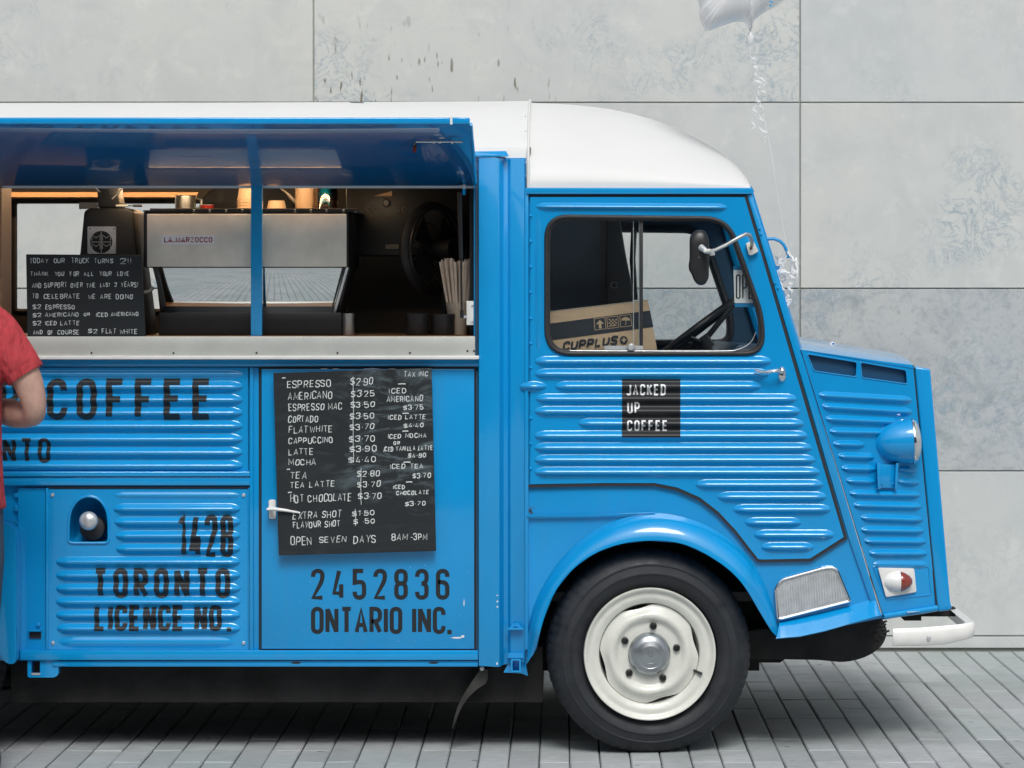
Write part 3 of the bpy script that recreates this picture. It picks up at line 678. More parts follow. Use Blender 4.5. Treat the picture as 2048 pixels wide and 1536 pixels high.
# --- door
door_out = [(1060.5, 394), (1489, 394), (1687.5, 1074), (1620, 1117), (1524, 1119), (1516, 1118), (1495.5, 1092), (1471, 1060), (1437.5, 1024), (1400, 995), (1355, 975), (1309, 966), (1206, 966), (1060.5, 968.5)]
win_door = rounded([(1094, 434), (1454, 438), (1525, 634), (1525, 705), (1094, 706)], [40, 42, 30, 34, 48], 7)
door = MB().sheet(door_out, [win_door], -0.004, 0.010)
TP = 24
dr = [(1072,1455,413,415,7.5,.011,TP), (1070,1543,723,723,11,.0135,TP), (1070,1539,748,748,11,.0135,TP), (1110,1522,773,773,11,.0135,TP),
      (1072,1594,798,798,11,.0135,TP), (1069,1601,823,823,11,.0135,TP), (1157,1608,847,848,11,.0135,TP), (1069,1616,872,872,11,.0135,TP),
      (1069,1624,896,896,11,.0135,TP), (1069,1631,920,920,11,.0135,TP), (1069,1640,944.5,944.5,11,.0135,TP), (1391,1647,969.5,969.5,11,.0135,TP),
      (1435,1654,994,994,11,.0135,TP), (1466,1662,1019,1019,11,.0135,TP), (1490,1603,1045,1045,10.5,.013,TP), (1508,1669,1070,1070,11,.0135,TP), (1522,1628,1094.5,1094.5,10.5,.013,TP)]
dr = [(a, b, c, d, e, f*1.1, g) for a, b, c, d, e, f, g in dr]
ribs_mesh(door, dr, -0.004)
# bulge of the hinge cover and the upright pressings each side of the window
ribs_mesh(door, [(1040,1094,773,773,11,.016,30)], -0.004)
for (px, pa, pb, sl) in ((1077, 428, 706, 0), ):
    rowsv = []
    for k in range(17):
        t = k/16; s = math.sin(PI*t)**.35 if 0 < t < 1 else .01; y = pa + (pb-pa)*t; row = []
        for j in range(9):
            u = -1 + j/4; v = W(px + u*7*s, y, -0.0043); v.y -= .006*s*math.cos(u*PI/2)**1.5; row.append(v)
        rowsv.append(row)
    door.loft(rowsv)
cab_door = door.build('cab_door', 'blue', van, smooth=True, angle=30)
# dark rubber line round the door
def line_strip(path, w_, y, name, m, parent, th=.004, closed=False):
    p = [Vector((a, b)) for a, b in path]; vs, fs = ribbon2d(p, closed, w_); mb = MB(); n = len(vs)
    f3 = [W(v[0], v[1], y) for v in vs]; b3 = [v + Vector((0, th, 0)) for v in f3]
    ff = list(fs) + [tuple(i + n for i in f)[::-1] for f in fs]; h = n//2
    for i in range(h if closed else h-1):
        j = (i+1) % h; ff += [(i, j, j+n, i+n), (i+h, j+h, j+h+n, i+h+n)]
    if not closed: ff += [(0, h, h+n, n), (h-1, n-1, 2*n-1, n+h-1)]
    return mb.add(f3 + b3, ff).build(name, m, parent)
seal = [(1059, 391), (1491, 391), (1691.5, 1076), (1621, 1120), (1521, 1122), (1516, 1121.5), (1495.5, 1096), (1471, 1064), (1437.5, 1028), (1400, 999), (1355, 979), (1309, 969.5), (1206, 969.5), (1056, 972.5)]
line_strip([(1059, 390.5), (1489, 391.5)], 9, 0.000, 'door_gap', 'seam', van, th=.01)
line_strip(seal[1:], 5.5, -0.004, 'door_seal', 'seam', van, th=.012)
# window rubber + glass
def ring_obj(path, r, y, name, m, parent, flat=1.0):
    pts = [W(a, b, y) for a, b in path]; pts.append(pts[0]); pts.append(pts[1])
    return MB().tube(pts, r, 8, caps=False).build(name, m, parent, smooth=True, angle=80)
rub = rounded([(1093, 433), (1455, 437), (1525, 634), (1525, 707), (1093, 707.5)], [44, 46, 34, 38, 50], 8)
ring_obj(rub, .0078, -0.006, 'window_rubber', 'rubber', cab_door)
ins = rounded([(1097.5, 438), (1451.5, 441), (1519.5, 636), (1519.5, 702), (1097.5, 703)], [40, 42, 30, 34, 46], 8)
ring_obj(ins, .0045, -0.002, 'window_bead', 'rubber', cab_door)
MB().tube([W(a[0], a[1], -.006) for a in smooth_path([(1140, 701.5), (1300, 702), (1440, 702), (1474, 699.5), (1500, 686), (1512, 664)], 5)], .0011, 6).build('window_chrome_line', 'alu', cab_door, smooth=True)
gl_out = rounded([(1096, 436), (1282, 437), (1282, 704), (1096, 704)], [40, 2, 2, 46], 6)
MB().sheet(gl_out, (), .006, .004).build('sliding_pane', 'glass', cab_door)
gl2 = rounded([(1270, 436), (1452, 439), (1521, 636), (1521, 704), (1270, 704)], [2, 42, 30, 34, 2], 6)
MB().sheet(gl2, (), .016, .004).build('fixed_pane', 'glass', cab_door)
MB().pbox(1279.5, 439, 1286, 696, 0.0, .02).build('pane_edge_strip', 'rubber', cab_door, bevel=.001)
MB().pbox(1266, 439, 1267.6, 700, 0.012, .014).pbox(1277.5, 439, 1279.2, 700, .012, .014).build('pane_channel', 'alu', cab_door)
mb = MB().pbox(1209, 691.5, 1286, 699.5, -.004, .0).lathe([(0, -.014), (.009, -.013), (.0135, -.006), (.0135, 0), (0, 0)], W(1262, 694.5, -.004), 'y', 20)
mb.build('pane_catch', 'alu', cab_door, smooth=True, angle=40)
# door handle
mb = MB().lathe([(0, -.012), (.012, -.010), (.019, -.004), (.021, 0), (0, 0)], W(1564, 749, -.004), 'y', 20)
mb.xform(Matrix.Translation(W(1564, 749, 0)) @ Matrix.Diagonal((.72, 1, 1.25, 1)) @ Matrix.Translation(-W(1564, 749, 0)))
mb.tube([W(1568, 747, -.018), W(1557, 741, -.040), W(1545, 743, -.042), W(1530, 744.5, -.036), (W(1519, 743.5, -.030)), W(1510, 740, -.026)], [.007, .0066, .0055, .005, .0052, .003], 10)
mb.tube([W(1564, 749, -.004), W(1564, 748, -.032)], .006, 10)
mb.build('door_handle', 'chrome', cab_door, smooth=True, angle=60)
# hinge clips down the rear edge of the door
for py in (431, 482, 533, 584, 636, 686, 735, 836, 887, 937):
    MB().add([W(1059.5, py-5, -.004), W(1059.5, py+3, -.004), W(1066, py+2, -.004), W(1059.5, py+1, -.013), W(1059.5, py-2, -.012)],
             [(0,2,3,4), (0,1,2), (1,3,2), (0,4,3,1)]).build('hinge_clip', 'blue', cab_door)
# black sign on the door
sign = [(1244, 759), (1360, 758), (1361, 874), (1244, 875)]
mb = MB(); nr = 60
rowsv = []
for k in range(nr + 1):
    py = 758.5 + (874.5-758.5)*k/nr
    rowsv.append([W(x, py, -.004) + Vector((0, -rib_h(dr, x, py) - .0014, 0)) for x in (1244, 1283, 1322, 1360.5)])
mb.loft(rowsv).build('door_sign', 'sign_black', cab_door, smooth=True, angle=60)
ds = bpy.data.objects['door_sign']
for ar in (('JACKED', 1253, 1331.5, 768, 790.5, 3.3), ('UP', 1254.5, 1279.5, 804, 826.5, 3.3), ('COFFEE', 1254, 1335, 840, 862, 3.3)):
    it = []; text2d(it, *ar, gap=.55); text_obj(it, 'sign_lettering', 'letter_white', ds, -.004, [(a, b, c, d, e, f, g) for a, b, c, d, e, f, g in dr], lift=.0024)
# quarter panel ledge and rust
MB().add([W(1053, 1030, .0), W(1190, 1028.5, .0), W(1310, 1024.5, .0), W(1310, 1027.5, .0), W(1190, 1031.5, .0), W(1053, 1034, .0),
          W(1053, 1030, -.010), W(1190, 1028.5, -.010), W(1310, 1025.5, -.003), W(1310, 1027, -.003), W(1190, 1031, -.010), W(1053, 1033, -.010)],
         [(6,7,10,11), (7,8,9,10), (0,1,7,6), (1,2,8,7), (3,4,10,9), (4,5,11,10), (5,0,6,11)]).build('quarter_ledge', 'blue', van)
rz = random.Random(3); mb = MB()
for k in range(26):
    p = W(1056 + abs(rz.gauss(0, 7)), 1027 - abs(rz.gauss(0, 6)), .0075); r_ = rz.uniform(.0008, .0032)
    mb.add([p + Vector((math.cos(a)*r_*rz.uniform(.6, 1.3), -.0002, math.sin(a)*r_*rz.uniform(.6, 1.3))) for a in [2*PI*q/6 for q in range(6)]], [(0,1,2,3,4,5)])
mb.build('rust_patch', 'rust', van, recalc=False)
# fender
so = smooth_path(arch_out[:1] + arch_out, 4); 
def resample(P, n):
    L = [0.0]
    for i in range(1, len(P)): L.append(L[-1] + (Vector(P[i]) - Vector(P[i-1])).length)
    out = []
    for k in range(n):
        t = L[-1]*k/(n-1); i = 0
        while i < len(L) - 2 and L[i+1] < t: i += 1
        f = (t - L[i])/max(1e-9, L[i+1] - L[i]); out.append(Vector(P[i])*(1-f) + Vector(P[i+1])*f)
    return out
A = resample(smooth_path([(1053.5, 1312), (1054, 1290)] + arch_out, 5), 70)
B = resample(smooth_path([(1055, 1326), (1060, 1318)] + arch_in[2:], 5), 70)
rowsv = []
for _it in range(6):
    for L_ in (A, B):
        for i in range(3, 67): L_[i] = L_[i]*.5 + (L_[i-1] + L_[i+1])*.25
prof = [(0, .006), (.10, -.012), (.25, -.036), (.45, -.056), (.68, -.068), (.88, -.073), (.98, -.074), (1.0, -.070), (1.0, -.06), (.97, .05), (.97, .30)]
for i in range(70):
    a, b = A[i], B[i]; e = min(1, i/8 + .25) * min(1, (69 - i)/14 + .12)
    rowsv.append([W(*(a + (b-a)*t), 0) * 1 + Vector((0, (y if y > 0 else y*e), 0)) for t, y in prof])
# keep depth from moving the outline: use points at their own depth
rowsv = []
for i in range(70):
    a, b = A[i], B[i]; e = min(1, i/8 + .25) * min(1, (69 - i)/14 + .12); row = []
    for t, y in prof:
        yy = y if y > 0 else y*e; q = a + (b-a)*t
        if y > .02:
            v = W(q[0], q[1], -.06*e); v.y = yy
        else: v = W(q[0], q[1], yy)
        row.append(v)
    rowsv.append(row)
MB().loft(rowsv).build('front_fender', 'blue', van, smooth=True, angle=50)
# drip rail + pillar mouldings
MB().pbox(1052, 375.5, 1505, 388, -.012, .03).build('roof_rail', 'blue', van, bevel=.002)
pl = [(1494, 389), (1504.5, 389), (1604, 716), (1757, 1212), (1744, 1212), (1697, 1074)]
MB().sheet(pl, (), -.002, .012).build('pillar_outer', 'blue', van, bevel=.002)
line_strip([(1602, 701), (1607, 716), (1757, 1206), (1766, 1234)], .9, .0005, 'pillar_step', 'seam', van, th=.003)
for px, py in ((1519, 457), (1522, 468), (1550, 566), (1556, 576)):
    MB().lathe([(0, -.004), (.003, -.003), (.0042, 0), (0, 0)], W(px, py, -.004), 'y', 10).build('pillar_screw', 'blue', van, smooth=True)
# --- nose
def Yn(px): return 0.004 + 0.20*max(0, (px - 1601)/(1873-1601))**1.0
nose = [(1601, 699), (1608, 700), (1760, 722), (1826, 730), (1872, 1212), (1768, 1236)]
v1 = rounded([(1613.5, 707.5), (1714, 724), (1712.5, 754), (1628, 742)], 5, 3)
v2 = rounded([(1720.5, 724), (1812.5, 740), (1815, 768), (1723.5, 755.5)], 5, 3)
nb = MB().sheet(nose, [v1, v2], Yn, .02)
cN = lambda x: 1480 + x/2.194
cM = lambda y: 640 + y/2.194
nr_ = [(345,755,330,352),(360,757,380,404),(375,692,434,448),(392,640,490,494),(408,548,545,548),(430,592,598,602),(445,600,652,655),(690,780,655,662),(465,597,706,710),(690,788,708,714),
       (480,792,762,768),(497,797,813,819),(530,803,868,877),(530,808,922,926),(545,818,971,973),(565,823,1024,1025),(583,825,1072,1074)]
nribs = [(cN(a), cN(b), cM(c), cM(d), 8.8, .0145 if c < 1070 else .008, 19) for a, b, c, d in nr_]
nribs = [(a, b, c, d, e, f, g) for a, b, c, d, e, f, g in nribs]
ribs_mesh(nb, nribs, Yn)
nose_o = nb.build('nose_side', 'blue', van, smooth=True, angle=30)
for v_ in (v1, v2):
    MB().sheet([(x + (2 if x < sum(p[0] for p in v_)/len(v_) else -2)*-1, y + (2 if y < sum(p[1] for p in v_)/len(v_) else -2)*-1) for x, y in v_], (), lambda p: Yn(p) + .016, .004).build('vent_gauze', 'mesh_teal', nose_o)
    pts = [W(x, y, Yn(x) - .001) for x, y in v_]; MB().tube(pts + [pts[0], pts[1]], .0022, 6, caps=False).build('vent_rim', 'blue', nose_o, smooth=True)
# pillar-side flange of nose
# bonnet top: lofted across the width
rowsv = []
edge = [(1597, 693), (1640, 700), (1700, 709.5), (1760, 720), (1800, 726), (1828, 731)]
for px, py in edge:
    row = []; ya = Yn(px) - .003; yb = VW - ya; a = W(px, py, ya)
    for k in range(17):
        u = k/16; y = ya + (yb - ya)*u
        dz = .030*(1 - abs(2*u - 1)**2.6) - (.010 if k in (0, 16) else 0)
        row.append(Vector((a.x, y, a.z + dz - .0)))
    rowsv.append(row)
MB().loft(rowsv).build('bonnet', 'blue', van, smooth=True, angle=60)
MB().tube([W(1661, 687.5, .5), W(1667, 684.5, .5)], .004, 8).tube([W(1667, 685, .5), W(1672, 690, .5)], .004, 8).build('bonnet_catch', 'chrome', van)
# grille surround and front face
yg = Yn(1873)
gs = [(1829, 733), (1861, 738), (1901, 1205), (1905, 1214), (1900, 1221), (1876, 1224), (1874, 1216)]
mb = MB()
f = [W(x, y, yg - .004) for x, y in gs]; n = len(f); bk = [Vector((v.x, VW - yg + .004, v.z)) for v in f]
mb.add(f + bk, [tuple(range(n)), tuple(range(n, 2*n))[::-1]] + [(i, (i+1) % n, (i+1) % n + n, i + n) for i in range(n)])
mb.build('grille_surround', 'blue', van, bevel=.014, seg=4)
for k in range(9):
    z = W(0, 800 + k*44).z; dx = (800 + k*44 - 738)/(1205-738)*40
    gxx = yg; xg_ = (1861 + dx - VX)*(D + yg)/F
    MB().add([(xg_ - .02, .50, z), (xg_ + .022, VW/2, z + .05), (xg_ - .02, VW - .50, z), (xg_ - .02, .50, z + .022), (xg_ + .022, VW/2, z + .072), (xg_ - .02, VW - .50, z + .022), (xg_ - .05, .50, z), (xg_ - .05, VW - .50, z)], [(0,1,4,3), (1,2,5,4), (0,6,7,2,1), (3,4,5)]).build('grille_bar', 'alu', van)
line_strip([(1826.5, 731), (1850, 980), (1873.5, 1214)], 3.2, yg - .006, 'grille_seam', 'seam', van, th=.01)
# rolled lower edge
p = [W(1766, 1233, Yn(1766) - .01), W(1800, 1227.5, Yn(1800) - .01), W(1840, 1222, Yn(1840) - .01), W(1873, 1216.5, Yn(1873) - .01)]
MB().tube(p, .011, 12).build('nose_lower_roll', 'blue', van, smooth=True)
# shallow pressing around indicator
prs = rounded([(cN(583), cM(1080)), (cN(828), cM(1082)), (cN(838), cM(1205)), (cN(640), cM(1226))], 4, 3)
pts = [W(x, y, Yn(x) - .0005) for x, y in prs]; MB().tube(pts + pts[:2], .0028, 8, caps=False).build('nose_pressing', 'blue', nose_o, smooth=True)
# headlight
hy = yg - .055
hc = W(1740.8, 886.5, hy)
ax = Matrix.Translation(hc) @ Matrix.Rotation(R(-3), 4, 'Y')
prof = [(.0, .0), (.020, .004), (.038, .016), (.054, .036), (.066, .062), (.0725, .095), (.0755, .125), (.0765, .140)]
hl = MB().lathe(prof, (0, 0, 0), 'x', 40).xform(ax).build('headlight', 'blue', van, smooth=True, angle=70)
MB().lathe([(.077, .139), (.0785, .140), (.079, .145), (.0775, .148), (.073, .148)], (0, 0, 0), 'x', 40).xform(ax).build('lens_ring', 'chrome', hl, smooth=True)
MB().lathe([(.0735, .148), (.070, .155), (.058, .163), (.038, .169), (.018, .172), (0, .1725)], (0, 0, 0), 'x', 40).xform(ax).build('headlight_lens', 'lens', hl, smooth=True, angle=80)
far_hl = hl.copy(); COL.objects.link(far_hl); far_hl.location = hl.location + Vector((0, VW - 2*hy, 0)); WL[far_hl.name] = WL[hl.name] + Vector((0, VW - 2*hy, 0))
MB().tube([W(1792, 843.5, hy), W(1805, 840.5, hy), W(1823, 841.5, hy)], .0035, 8).lathe([(0, 0), (.006, 0), (.006, .006), (0, .006)], W(1818, 844, hy), 'z', 10).build('clamp_screw', 'chrome', hl)
MB().sheet([(1755, 929), (1796, 929), (1793, 976), (1757, 976)], (), lambda q: Yn(q) - .016, .012).build('headlight_bracket', 'blue', van, bevel=.002)
MB().sheet([(1754, 926), (1760, 926), (1761, 978), (1756, 978)], (), lambda q: Yn(q) - .034, .03).build('bracket_flange', 'blue', van, bevel=.001)
MB().sheet([(1792, 926), (1797.5, 926), (1794, 978), (1790, 978)], (), lambda q: Yn(q) - .034, .03).build('bracket_flange', 'blue', van, bevel=.001)
MB().tube([W(1776, 948, hy + .035), W(1776, 926, hy + .01)], .020, 14).build('headlight_stem', 'blue', van, smooth=True)
for px, py in ((1764, 967), (1786, 967)): MB().lathe([(0, -.005), (.004, -.004), (.0045, 0), (0, 0)], W(px, py, Yn(px) - .016), 'y', 10).build('bracket_bolt', 'blue', van, smooth=True)
# indicator
ind = MB().sheet(rounded([(1756, 1135.5), (1828.5, 1137), (1833, 1184), (1772, 1194.5)], 4, 3), (), lambda q: Yn(q) - .010, .012).build('indicator_plate', 'white_enamel', van, bevel=.003)
c_ = W(1768, 1161, yg - .075)
MB().lathe([(0, 0), (.026, .0), (.034, .02), (.036, .052), (.034, .058)], W(1766, 1163, yg - .062), 'x', 28).build('indicator_housing', 'white_enamel', ind, smooth=True, angle=50)
MB().lathe([(.033, .056), (.0345, .060), (.031, .072), (.022, .088), (.010, .098), (0, .100)], W(1766, 1163, yg - .062), 'x', 28).build('indicator_lens', 'lens_amber', ind, smooth=True, angle=60)
# lower step and plate
st_top = [(1559, 1242), (1600, 1234), (1650, 1223), (1700, 1211), (1749, 1197)]
st_bot = [(1552, 1278), (1600, 1274), (1650, 1263), (1705, 1247), (1765, 1231)]
rowsv = []
for (a, b), (c, d) in zip(st_top, st_bot):
    rowsv.append([W(a, b, .008), W(a*.7 + c*.3, b*.6 + d*.4, -.03), W(a*.3 + c*.7, b*.2 + d*.8, -.062), W(c, d - 1.5, -.078), W(c, d, -.076), W(c, d, -.05), W(c, d - 4, .2)])
MB().loft(rowsv).build('front_step', 'blue', van, smooth=True, angle=35)
kp = rounded([(1551, 1177), (1562, 1160), (1650, 1135.5), (1672, 1135), (1699, 1199), (1699, 1203), (1562, 1238), (1556, 1236)], [5, 16, 14, 16, 3, 3, 3, 3], 5)
kick = MB().sheet(kp, (), -.006, .012).build('kick_plate', 'alu', van)
pts = [W(x, y, -.008) for x, y in kp]; MB().tube(pts + pts[:2], .0048, 8, caps=False).build('plate_rim', 'chrome', kick, smooth=True)
mb = MB()
for k in range(25):
    px = 1566 + k*5.15
    yt = 1163 - (px - 1562)*.279 if px < 1650 else 1138.5; yb = 1236 - (px - 1562)*.257 - 4
    if px > 1672: yt = 1140 + (px - 1672)*2.25
    if yb - yt < 6: continue
    mb.tube([W(px - .5, yt + 3, -.0065), W(px + 3.5, yb - 3, -.0065)], .0021, 6)
mb.build('plate_ridges', 'alu', kick, smooth=True, kind='stuff')
# bumper
def bumper_path():
    y0 = -.03; pts = []
    pts.append((W(1786, 0, y0).x, y0, 1257.5, 1292))
    pts.append((W(1840, 0, y0).x, y0, 1255.5, 1292)); pts.append((W(1890, 0, y0).x, y0, 1251.5, 1289)); pts.append((W(1925, 0, y0).x, y0 + .001, 1248, 1281))
    xc = W(1925, 0, y0).x
    for k in range(1, 7):
        a = R(90*k/6); pts.append((xc + .045*math.sin(a), y0 + .045*(1 - math.cos(a)), 1248 - 6*k/6, 1281 - 9*k/6))
    pts.append((xc + .045, .9, None, None)); return pts
bp_ = bumper_path(); rowsv = []
def band(x, y, nx, ny, zt, zb):
    o = Vector((nx, ny, 0))
    P0 = Vector((x, y, 0)); r = []
    for off, z in ((-.030, zt - .004), (-.004, zt), (0, zt - .004), (.004, (zt+zb)/2), (0, zb + .004), (-.004, zb), (-.012, zb), (-.006, (zt+zb)/2), (-.012, zt - .008)):
        r.append(P0 + o*off + Vector((0, 0, z)))
    return r
zt_, zb_ = None, None
for i, (x, y, pt, pb) in enumerate(bp_):
    if pt is not None:
        zt_ = HZ - (pt - VY)*(D + y)/F; zb_ = HZ - (pb - VY)*(D + y)/F
    if i < 4: n_ = (0, -1)
    elif pt is None: n_ = (1, 0)
    else:
        a = R(90*(i - 3)/6); n_ = (math.sin(a), -math.cos(a))
    rowsv.append(band(x, y, n_[0], n_[1], zt_, zb_))
mir = [[Vector((v.x, 2*.9 - v.y, v.z)) for v in r] for r in rowsv[:-1]][::-1]
MB().loft(rowsv + mir, close=False).build('front_bumper', 'white_enamel', van, smooth=True, angle=40)
mb = MB()
mb.lathe([(0, -.006), (.006, -.005), (.008, 0), (0, 0)], W(1857.5, 1276, -.034), 'y', 12); mb.build('bumper_bolt', 'alu', van, smooth=True)
MB().box((W(1806, 0, .4).x, .36, .40), (W(1840, 0, .4).x, .50, .47)).box((W(1830, 0, .4).x, .40, .41), (1.37, .46, .44)).build('bumper_iron', 'dark', van)
MB().add([(1.17, .10, .455), (1.30, .25, .452), (1.36, .9, .450), (1.17, .9, .455)], [(0, 1, 2, 3)]).build('bumper_valance', 'white_enamel', van)
# engine / gearbox mass below the nose
um = rounded([(1490, 1262), (1762, 1232), (1776, 1262), (1766, 1292), (1735, 1314), (1690, 1326), (1640, 1320), (1490, 1318)], [2, 4, 12, 20, 25, 30, 20, 2], 4)
MB().sheet(um, (), .12, 1.3).build('engine_undertray', 'dark', van, bevel=.02, seg=3)
rz = random.Random(5); mb = MB()
for k in range(14):
    px = 1745 + rz.uniform(0, 22); py = 1240 + rz.uniform(0, 40); mb.tube([W(px, py, .12), W(px + rz.uniform(4, 14), py + rz.uniform(-6, 6), .12)], .004, 6)
mb.build('undertray_fittings', 'dark', van)

# --- wheels
HUB = mat('dull_hub_aluminium', (0.40, 0.43, 0.45), 0.30, metal=0.85, var=0.12, vscale=18)
def wheel(cx, cz, y_face, steer, name, side=1):
    wh = empty(name, (0, 0, 0)); wh.parent = van; wh.location = Vector((cx, y_face, cz)) - WL[van.name]; WL[wh.name] = Vector((cx, y_face, cz))
    T = Matrix.Translation((cx, y_face, cz)) @ Matrix.Rotation(R(steer), 4, 'Z') @ Matrix.Diagonal((1, side, 1, 1))
    seg = 264
    pf = [(.219, .022), (.224, .008), (.236, .000), (.250, -.007), (.262, -.010), (.264, -.0125), (.268, -.0125), (.271, -.0095), (.284, -.006), (.291, -.0045), (.2925, -.006), (.296, -.006), (.298, -.003), (.310, .006), (.322, .018), (.330, .032), (.336, .050), (.3365, .075), (.3325, .078), (.3325, .086), (.3365, .089),
          (.3375, .110), (.3335, .113), (.3335, .121), (.3375, .124), (.336, .150), (.330, .170), (.315, .185), (.290, .192), (.25, .19), (.219, .17)]
    def fn(i, k, r, h):
        ph = i % 4
        if r > .3: r *= 1.012
        if 13 <= k <= 17 and ph == 0: r -= .0028 if k > 13 else .001
        if k in (20, 21, 24, 25, 26) and (i + 2) % 4 == 0: r -= .003
        if k in (22, 23): r -= 0
        return r, h
    mb = MB().lathe(pf, (0, 0, 0), 'y', seg, fn)
    # raised maker-free bars and ticks round the sidewall
    mb.xform(T)
    for v in mb.v:
        v.x += .005
        if v.z < .001: v.z = .001
    mb.build('tyre', 'tyre', wh, smooth=True, angle=25)
    # rim barrel
    rp_ = [(.150, .060), (.158, .040), (.163, .030), (.1665, .010), (.1685, -.001), (.172, -.005), (.184, -.008), (.190, -.0105), (.196, -.009), (.2045, -.010), (.210, -.017), (.2145, -.0215), (.2185, -.0215), (.2205, -.017), (.2205, -.006), (.214, .0), (.205, .01), (.19, .06), (.15, .11)]
    rim = MB().lathe(rp_, (0, 0, 0), 'y', 96).xform(T).build('rim', 'cream', wh, smooth=True, angle=50)
    slots = [15, 104, 194, 286]
    def edge_r(a):
        r = .1655
        for s_ in slots:
            d = abs((a - s_ + 180) % 360 - 180)
            if d < 21: r -= .0125*math.cos(d/21*PI/2)**1.3
        return r
    rr_ = [0.0, .05, .066, .0685, .070, .080, .092, .102, .108, .115, .122, .128, .134, .142, .150, .157, 1.0]
    yy_ = [.01, .01, .01, .008, .0005, -.001, -.001, -.0005, -.004, -.011, -.015, -.0155, -.014, -.008, -.002, .001, .004]
    vs = []; N_ = 144
    for i in range(N_):
        a = 360*i/N_; er = edge_r(a)
        for q, (r, y) in enumerate(zip(rr_, yy_)):
            r_ = er if q == 16 else (r if r < .13 else .13 + (r - .13)*(er - .004 - .13)/(.1615 - .13))
            vs.append((r_*math.cos(R(a)), y + .002, r_*math.sin(R(a))))
    K = 17; fs = []
    for i in range(N_):
        j = (i + 1) % N_
        for q in range(K - 1): fs.append((i*K + q, j*K + q, j*K + q + 1, i*K + q + 1))
    MB().add(vs, fs).xform(T).build('wheel_disc', 'cream', wh, smooth=True, angle=45)
    MB().lathe([(0, .035), (.17, .035)], (0, 0, 0), 'y', 40).xform(T).build('brake_drum', 'dark', wh)
    for a in (82, 11.5, -61, 223, 152):
        c = Vector((.0925*math.cos(R(a)), 0, .0925*math.sin(R(a))))
        MB().lathe([(.0125, .002), (.0122, -.004), (.0095, -.0105), (.008, -.0115), (.007, -.0115), (.0055, -.007), (0, -.0075)], c, 'y', 6 if False else 14).lathe([(.0045, -.007), (.0045, -.013), (0, -.0135)], c, 'y', 10).xform(T).build('wheel_nut', 'darkplastic', wh, smooth=True, angle=30)
    MB().lathe([(.069, .004), (.0695, -.010), (.067, -.019), (.058, -.028), (.046, -.034), (.045, -.0335), (.032, -.0375), (.029, -.0385), (.028, -.0375), (.015, -.040), (.008, -.0405), (.007, -.038), (.004, -.038), (.003, -.042), (0, -.0425)], (0, 0, 0), 'y', 64).xform(T).build('hub_cap', HUB, wh, smooth=True, angle=30)
    a = R(-21)
    MB().tube([Vector((.160*math.cos(a), .0, .160*math.sin(a))), Vector((.172*math.cos(a), -.012, .172*math.sin(a))), Vector((.186*math.cos(a), -.018, .186*math.sin(a)))], [.0045, .0042, .0052], 10).xform(T).build('tyre_valve', 'darkplastic', wh, smooth=True)
    return wh
WXc = (1298.7 - VX)*(D - .02)/F
wheel(WXc, .3335, -.028, 4.0, 'front_wheel')
wheel(WXc, .3335, VW + .02, 4.0, 'front_wheel', -1)
wheel(WXc - 2.5, .3335, .0, 0, 'rear_wheel')
wheel(WXc - 2.5, .3335, VW - .0, 0, 'rear_wheel', -1)
# wheel housing, and underbody box lowered to deepen shade under the van
mb = MB().tube([(WXc, .24, .34), (WXc, .26, .34)], .47, 48)
for v in mb.v: v.z = max(v.z, .27)
mb.build('wheel_housing', 'dark', van)
MB().box((-1.85, .10, .155), (-.06, VW - .10, .34)).box((-.10, .26, .24), (.68, VW - .26, .5)).build('underbody', 'dark', van)
MB().tube([(-2.6, .22, .23), (-1.2, .2, .215), (-.2, .21, .22)], .03, 12).build('exhaust_pipe', 'dark', van, smooth=True)
# mud flap
fl = smooth_path([(962, 1338), (945, 1362), (926, 1392), (913, 1420), (904, 1455)], 4); fr_ = smooth_path([(976, 1338), (973, 1364), (950, 1382), (926, 1410), (905, 1458)], 4)
rowsv = [[W(a[0], a[1], .03), W(b[0], b[1], .035)] for a, b in zip(fl, fr_)]
rows2 = [[r[0], r[1], r[1] + Vector((0.004, .28, 0)), r[0] + Vector((.004, .28, 0)), r[0]] for r in rowsv]
MB().loft(rows2).build('mud_flap', 'flap', van, smooth=True, angle=50)
MB().lathe([(0, -.006), (.007, -.005), (.008, 0), (0, 0)], W(964, 1337, .02), 'y', 10).build('flap_bolt', 'alu', van, smooth=True)

# --- column behind the cab door
def column(px_pts, pya, pyb, name, m, th=.02):
    mb = MB(); T0 = []; B0 = []
    for px, y, yt, yb in px_pts:
        a = W(px, yt, y); b = W(px, yb, y); T0.append(a); B0.append(b)
    n = len(T0); bk = [v + Vector((0, th, 0)) for v in T0 + B0]
    mb.add(T0 + B0 + bk, [(i, i+1, n+i+1, n+i) for i in range(n-1)] + [(2*n+i, 3*n+i, 3*n+i+1, 2*n+i+1) for i in range(n-1)] + [(i, 2*n+i, 2*n+i+1, i+1) for i in range(n-1)] + [(n+i, n+i+1, 3*n+i+1, 3*n+i) for i in range(n-1)] + [(0, n, 3*n, 2*n), (n-1, 3*n-1, 4*n-1, 2*n-1)])
    return mb.build(name, m, van, bevel=.0016, seg=2)
column([(957.5, -.014, 312, 1332), (996, -.016, 316, 1334), (999, -.014, 316, 1334), (1007, .018, 317, 1330), (1016, .020, 318, 1328), (1021, .004, 318, 1326), (1049, .002, 318, 1325), (1050.5, -.004, 318, 1325)], 0, 0, 'corner_column', 'blue')
MB().pbox(950, 316, 1052, 1318, .024, .05).build('column_back', 'blue', van)
MB().add([W(944, 303, .02), W(1012, 302, .02), W(1018, 313, -.012), W(950, 312, -.014), W(944, 303, .2), W(1012, 302, .2)], [(0,1,2,3), (0,4,5,1)]).build('column_cap', 'blue', van)
